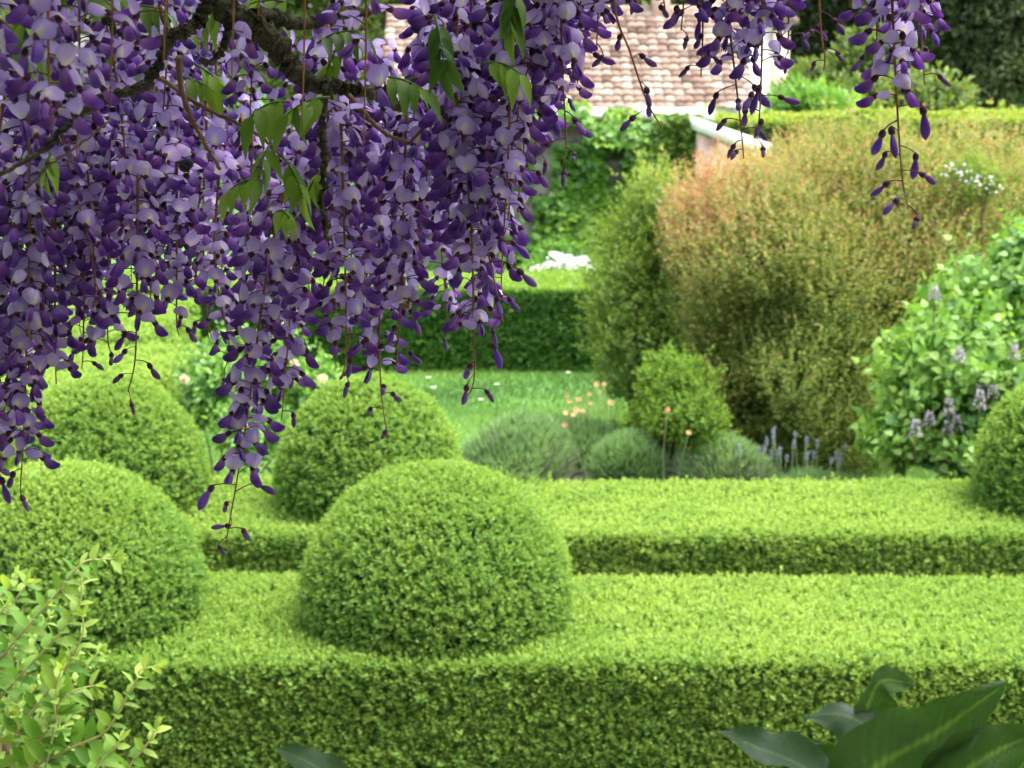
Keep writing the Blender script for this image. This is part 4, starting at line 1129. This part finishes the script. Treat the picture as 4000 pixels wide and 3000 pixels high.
# bees
def bee(name, label, px, py, Yd, L, stripes, rot):
    p = at(px, py, Yd)
    mb = MB(); n = 12; V, C = [], []
    for i in range(n):
        s = i / (n - 1); w_ = (.20 * math.sin(math.pi * min(s / .4, 1)) if s < .4 else .26 * math.sin(math.pi * (s - .4) / .62 + .12)); w_ = max(w_, .02)
        V.append((0, 0, L * (.5 - s))); C.append(w_ * L)
    Vt, fs = tube(V, C, 10)
    cl = [(.10, .06, .02) if i < 5 else ((.03, .02, .015) if i % 2 else (.35, .17, .05)) for i in range(n)] if stripes else [(.012, .012, .018)] * n
    mb.add(Vt, fs, 1, 0, np.repeat(np.array(cl), 10, axis=0))
    for j in range(6):
        a = (j % 3 - 1) * .12 * L + .2 * L; sg = -1 if j < 3 else 1
        Vt, fs = tube([(0, -.1 * L, a), (sg * .25 * L, -.2 * L, a + .02 * L), (sg * .35 * L, -.3 * L, a - .1 * L)], .018 * L, 4); mb.add(Vt, fs, 1, 0, (.02, .015, .01))
    o = mb.build(name, M['petal'], None, True, True)
    o.location = p; o.rotation_euler = rot
    wv, wf, k = leaves(np.array([[.08 * L, .12 * L, .2 * L], [-.08 * L, .12 * L, .2 * L]]), np.array([[.6, .5, -1.0], [-.6, .5, -1.0]]), np.array([[0, 1., .3]] * 2), .75 * L, .28 * L, 'oval', .05, .05)
    wb = MB().add(wv, wf, 1, 0, (.35, .33, .30)); wo = wb.build('wing', M['petal'], None, False, True); wo.parent = o
    tagit(o, label, 'bee')
bee('honeybee', 'small striped honeybee clinging to a violet flower low in the curtain', 1592, 1185, 1.47, .013, True, (.3, .5, .3))
bee('carpenter_bee', 'big black bee flying among the shaded wisteria flowers', 728, 645, 1.38, .020, False, (1.2, .9, .2))

# ------------------------------------------------------------------ honeysuckle, near corner
hs = empty('honeysuckle', (*at(120, 3300, 2.45)[:2], .6)); tagit(hs, 'pale green honeysuckle with arching young shoots growing up beside the front hedge', 'climber')
def shoot(pts, Y, r=.0022, red=.5, L=.039, bare=0.0):
    P = smooth_path(rp(pts, Y), 8 * len(pts))
    V, fs = tube(P, np.linspace(r, r * .5, len(P)), 6)
    mb = MB().add(V, fs, np.repeat(np.linspace(red, 1.0, len(P)), 6))
    mb.build('stem', M['hstem'], hs, smooth=True)
    seg = np.linalg.norm(np.diff(P, axis=0), axis=1); s = np.r_[0, np.cumsum(seg)]
    lf = MB(); d = s[-1] * bare + .004; i = 0
    while d < s[-1]:
        p = np.array([np.interp(d, s, P[:, k]) for k in range(3)])
        ax = nrm(np.array([np.interp(min(d + .004, s[-1]), s, P[:, k]) for k in range(3)]) - np.array([np.interp(max(d - .004, 0), s, P[:, k]) for k in range(3)]))
        u = d / s[-1]
        sd_ = nrm(np.cross(ax, [0.3, -1, .2])) if i % 2 == 0 else nrm(np.cross(ax, [1, .2, .4]))
        for sgn in (-1, 1):
            D = nrm(ax * .55 + sd_ * sgn + np.array([0, 0, .05]) + rng.normal(0, .15, 3)); ll = L * (1.1 - .5 * u) * rng.uniform(.75, 1.15)
            N = nrm(np.array([0, -.45, 1]) + rng.normal(0, .3, 3))
            V, fs, k = leaves(p[None], D[None], N[None], ll, ll * .5, 'oval', .3, .2); lf.add(V, fs, .40 + .45 * u + rng.normal(0, .15))
        d += .024 * (1 - .45 * u); i += 1
    for _ in range(3):
        D = nrm(ax + rng.normal(0, .45, 3)); V, fs, k = leaves(P[-1][None], D[None], rng.normal(size=(1, 3)), L * .55, L * .2, 'oval', .35, .1); lf.add(V, fs, .9)
    lf.build('foliage', M['honey'], hs)
for pts, Yd in [([(-60, 2640), (7, 2563), (203, 2339), (319, 2203), (393, 2186), (441, 2182)], 2.45), ([(-20, 2750), (61, 2658), (251, 2454), (312, 2353), (319, 2255)], 2.5), ([(60, 2870), (163, 2732), (271, 2590), (292, 2549), (325, 2468), (322, 2407)], 2.45),
                ([(120, 3000), (292, 2915), (407, 2861), (475, 2759), (536, 2651), (549, 2617), (605, 2603)], 2.4), ([(150, 2900), (210, 2814), (237, 2746), (292, 2698), (366, 2678)], 2.4), ([(430, 3120), (502, 2997), (583, 2895), (605, 2850)], 2.4),
                ([(-60, 2540), (0, 2441), (54, 2353), (108, 2278)], 2.5), ([(-80, 2480), (-20, 2360), (40, 2290), (60, 2250)], 2.55), ([(330, 3100), (380, 2990), (440, 2930), (470, 2890)], 2.35)]:
    shoot(pts, Yd)
for j in range(18):
    x = rng.uniform(-120, 300); y = rng.uniform(2480 + max(0, x) * .9, 3050)
    ex = x + rng.uniform(20, 140); ey = y - rng.uniform(120, 260)
    shoot([(x - 60, y + 260), (x, y), ((x + ex) / 2 - 10, (y + ey) / 2), (ex, ey)], rng.uniform(2.38, 2.7), red=rng.uniform(.2, 1), L=rng.uniform(.03, .045))
V, fs = tube(smooth_path([(at(60, 3300, 2.5)[0], 2.5, .6), at(40, 3150, 2.5), at(20, 2900, 2.52)], 8), .006, 6); MB().add(V, fs).build('stem', M['twig'], hs)

# ------------------------------------------------------------------ broad dark leaves close to the viewer
def bigleaf(parent, pts, w_, face, fold=.25, age=.4, wave=.10, under=False):
    P = smooth_path([at(*p) for p in pts], 40); n = len(P); T = nrm(np.gradient(P, axis=0)); face = nrm(np.array(face, float))
    m = 15; V = []; tint = []; ph = rng.random() * 6
    for i in range(n):
        t = i / (n - 1); hw = w_ * .5 * (math.sin(math.pi * (t ** .8 * .93 + .07)) ** .8 if 0 < t < 1 else .02)
        hw *= 1 + .05 * math.sin(t * 31 + ph)
        S = nrm(np.cross(T[i], face)); Nn = np.cross(S, T[i])
        for j in range(m):
            q = (j - (m - 1) / 2) / ((m - 1) / 2); aq = abs(q)
            vein = math.cos(2 * math.pi * (t * 9 - aq * 1.6)) ** 8
            wv_ = wave * w_ * math.sin(t * 15 + ph + (1.7 if q > 0 else 0)) * aq ** 2.5
            V.append(P[i] + S * q * hw * (1 - .12 * max(0, aq - .6)) + Nn * (fold * hw * aq ** 1.6 + wv_ - .03 * hw * vein * (1 - aq)))
            tint.append(age + (.45 if j == m // 2 else 0) + .28 * vein * (1 - .5 * aq) + .06 * rng.normal())
    i = (np.arange(n - 1)[:, None] * m + np.arange(m - 1)[None]).ravel()
    Q = np.stack([i, i + 1, i + m + 1, i + m], -1)
    MB().add(np.array(V), Q[:, ::-1] if under else Q, np.array(tint)).build('leaf', M['bleaf'], parent, smooth=True)
bp = empty('broad_leaved_plant', (*at(3500, 3600, .95)[:2], .6)); tagit(bp, 'dark leathery broad leaved plant out of focus, shaded below the long hedges', 'plant')
bigleaf(bp, [(3230, 3200, .98), (3420, 3000, .95), (3660, 2860, .93), (3930, 2668, .92)], .052, (.25, -.80, .55), .45, .40, under=True)
bigleaf(bp, [(3500, 2960, .985), (3400, 2850, .985), (3290, 2790, .99), (3135, 2800, 1.0)], .034, (.1, -.50, .85), -.35, .45)
bigleaf(bp, [(3560, 2900, .95), (3620, 2830, .945), (3680, 2795, .94), (3740, 2770, .94)], .016, (.2, -.35, .9), .5, .5)
bigleaf(bp, [(3370, 2900, 1.0), (3390, 2760, 1.0), (3445, 2660, 1.0), (3565, 2672, 1.01)], .026, (.4, -.85, .2), .5, .5, under=True)
bigleaf(bp, [(3330, 3120, .95), (3130, 2990, .94), (2960, 2920, .93), (2798, 2855, .93)], .028, (-.1, -.55, .80), .40, .35)
bigleaf(bp, [(3600, 3140, .93), (3760, 3020, .92), (3900, 2930, .92), (4090, 2850, .92)], .040, (.1, -.85, .5), .45, .40, under=True)
bigleaf(bp, [(3420, 3140, .96), (3580, 3000, .97), (3680, 2930, .98), (3800, 2870, 1.0)], .022, (-.3, -.8, .5), .4, .38)
bigleaf(bp, [(3250, 3160, 1.0), (3260, 3040, 1.0), (3230, 2960, 1.0), (3170, 2900, 1.0)], .020, (.1, -.8, .5), .4, .3, under=True)
for (x, y) in [(3180, 3180), (3480, 3000), (3330, 3100), (3600, 3120), (3400, 3140)]:
    a = at(x, y, .97); c = np.array(bp.location) + [0, 0, .0]
    V, fs = tube(smooth_path([c, (c + a) / 2 + [0, .01, 0], a], 8), np.linspace(.006, .003, 8), 6); MB().add(V, fs, .6).build('stem', M['broad'], bp)
bp2 = empty('broad_leaved_plant', (*at(1300, 3600, 1.0)[:2], .6)); tagit(bp2, 'single dark leaf tip poking up in front of the front hedge face', 'plant')
bigleaf(bp2, [(1420, 3150, 1.0), (1300, 3040, 1.0), (1190, 2970, 1.0), (1065, 2920, 1.01)], .022, (-.1, -.5, .8), .3, .4)
a = at(1420, 3150, 1.0); c = np.array(bp2.location)
V, fs = tube(smooth_path([c, (c + a) / 2, a], 6), np.linspace(.006, .003, 6), 6); MB().add(V, fs, .6).build('stem', M['broad'], bp2)
print('clusters', n_cluster, 'objects', len(sc.objects))
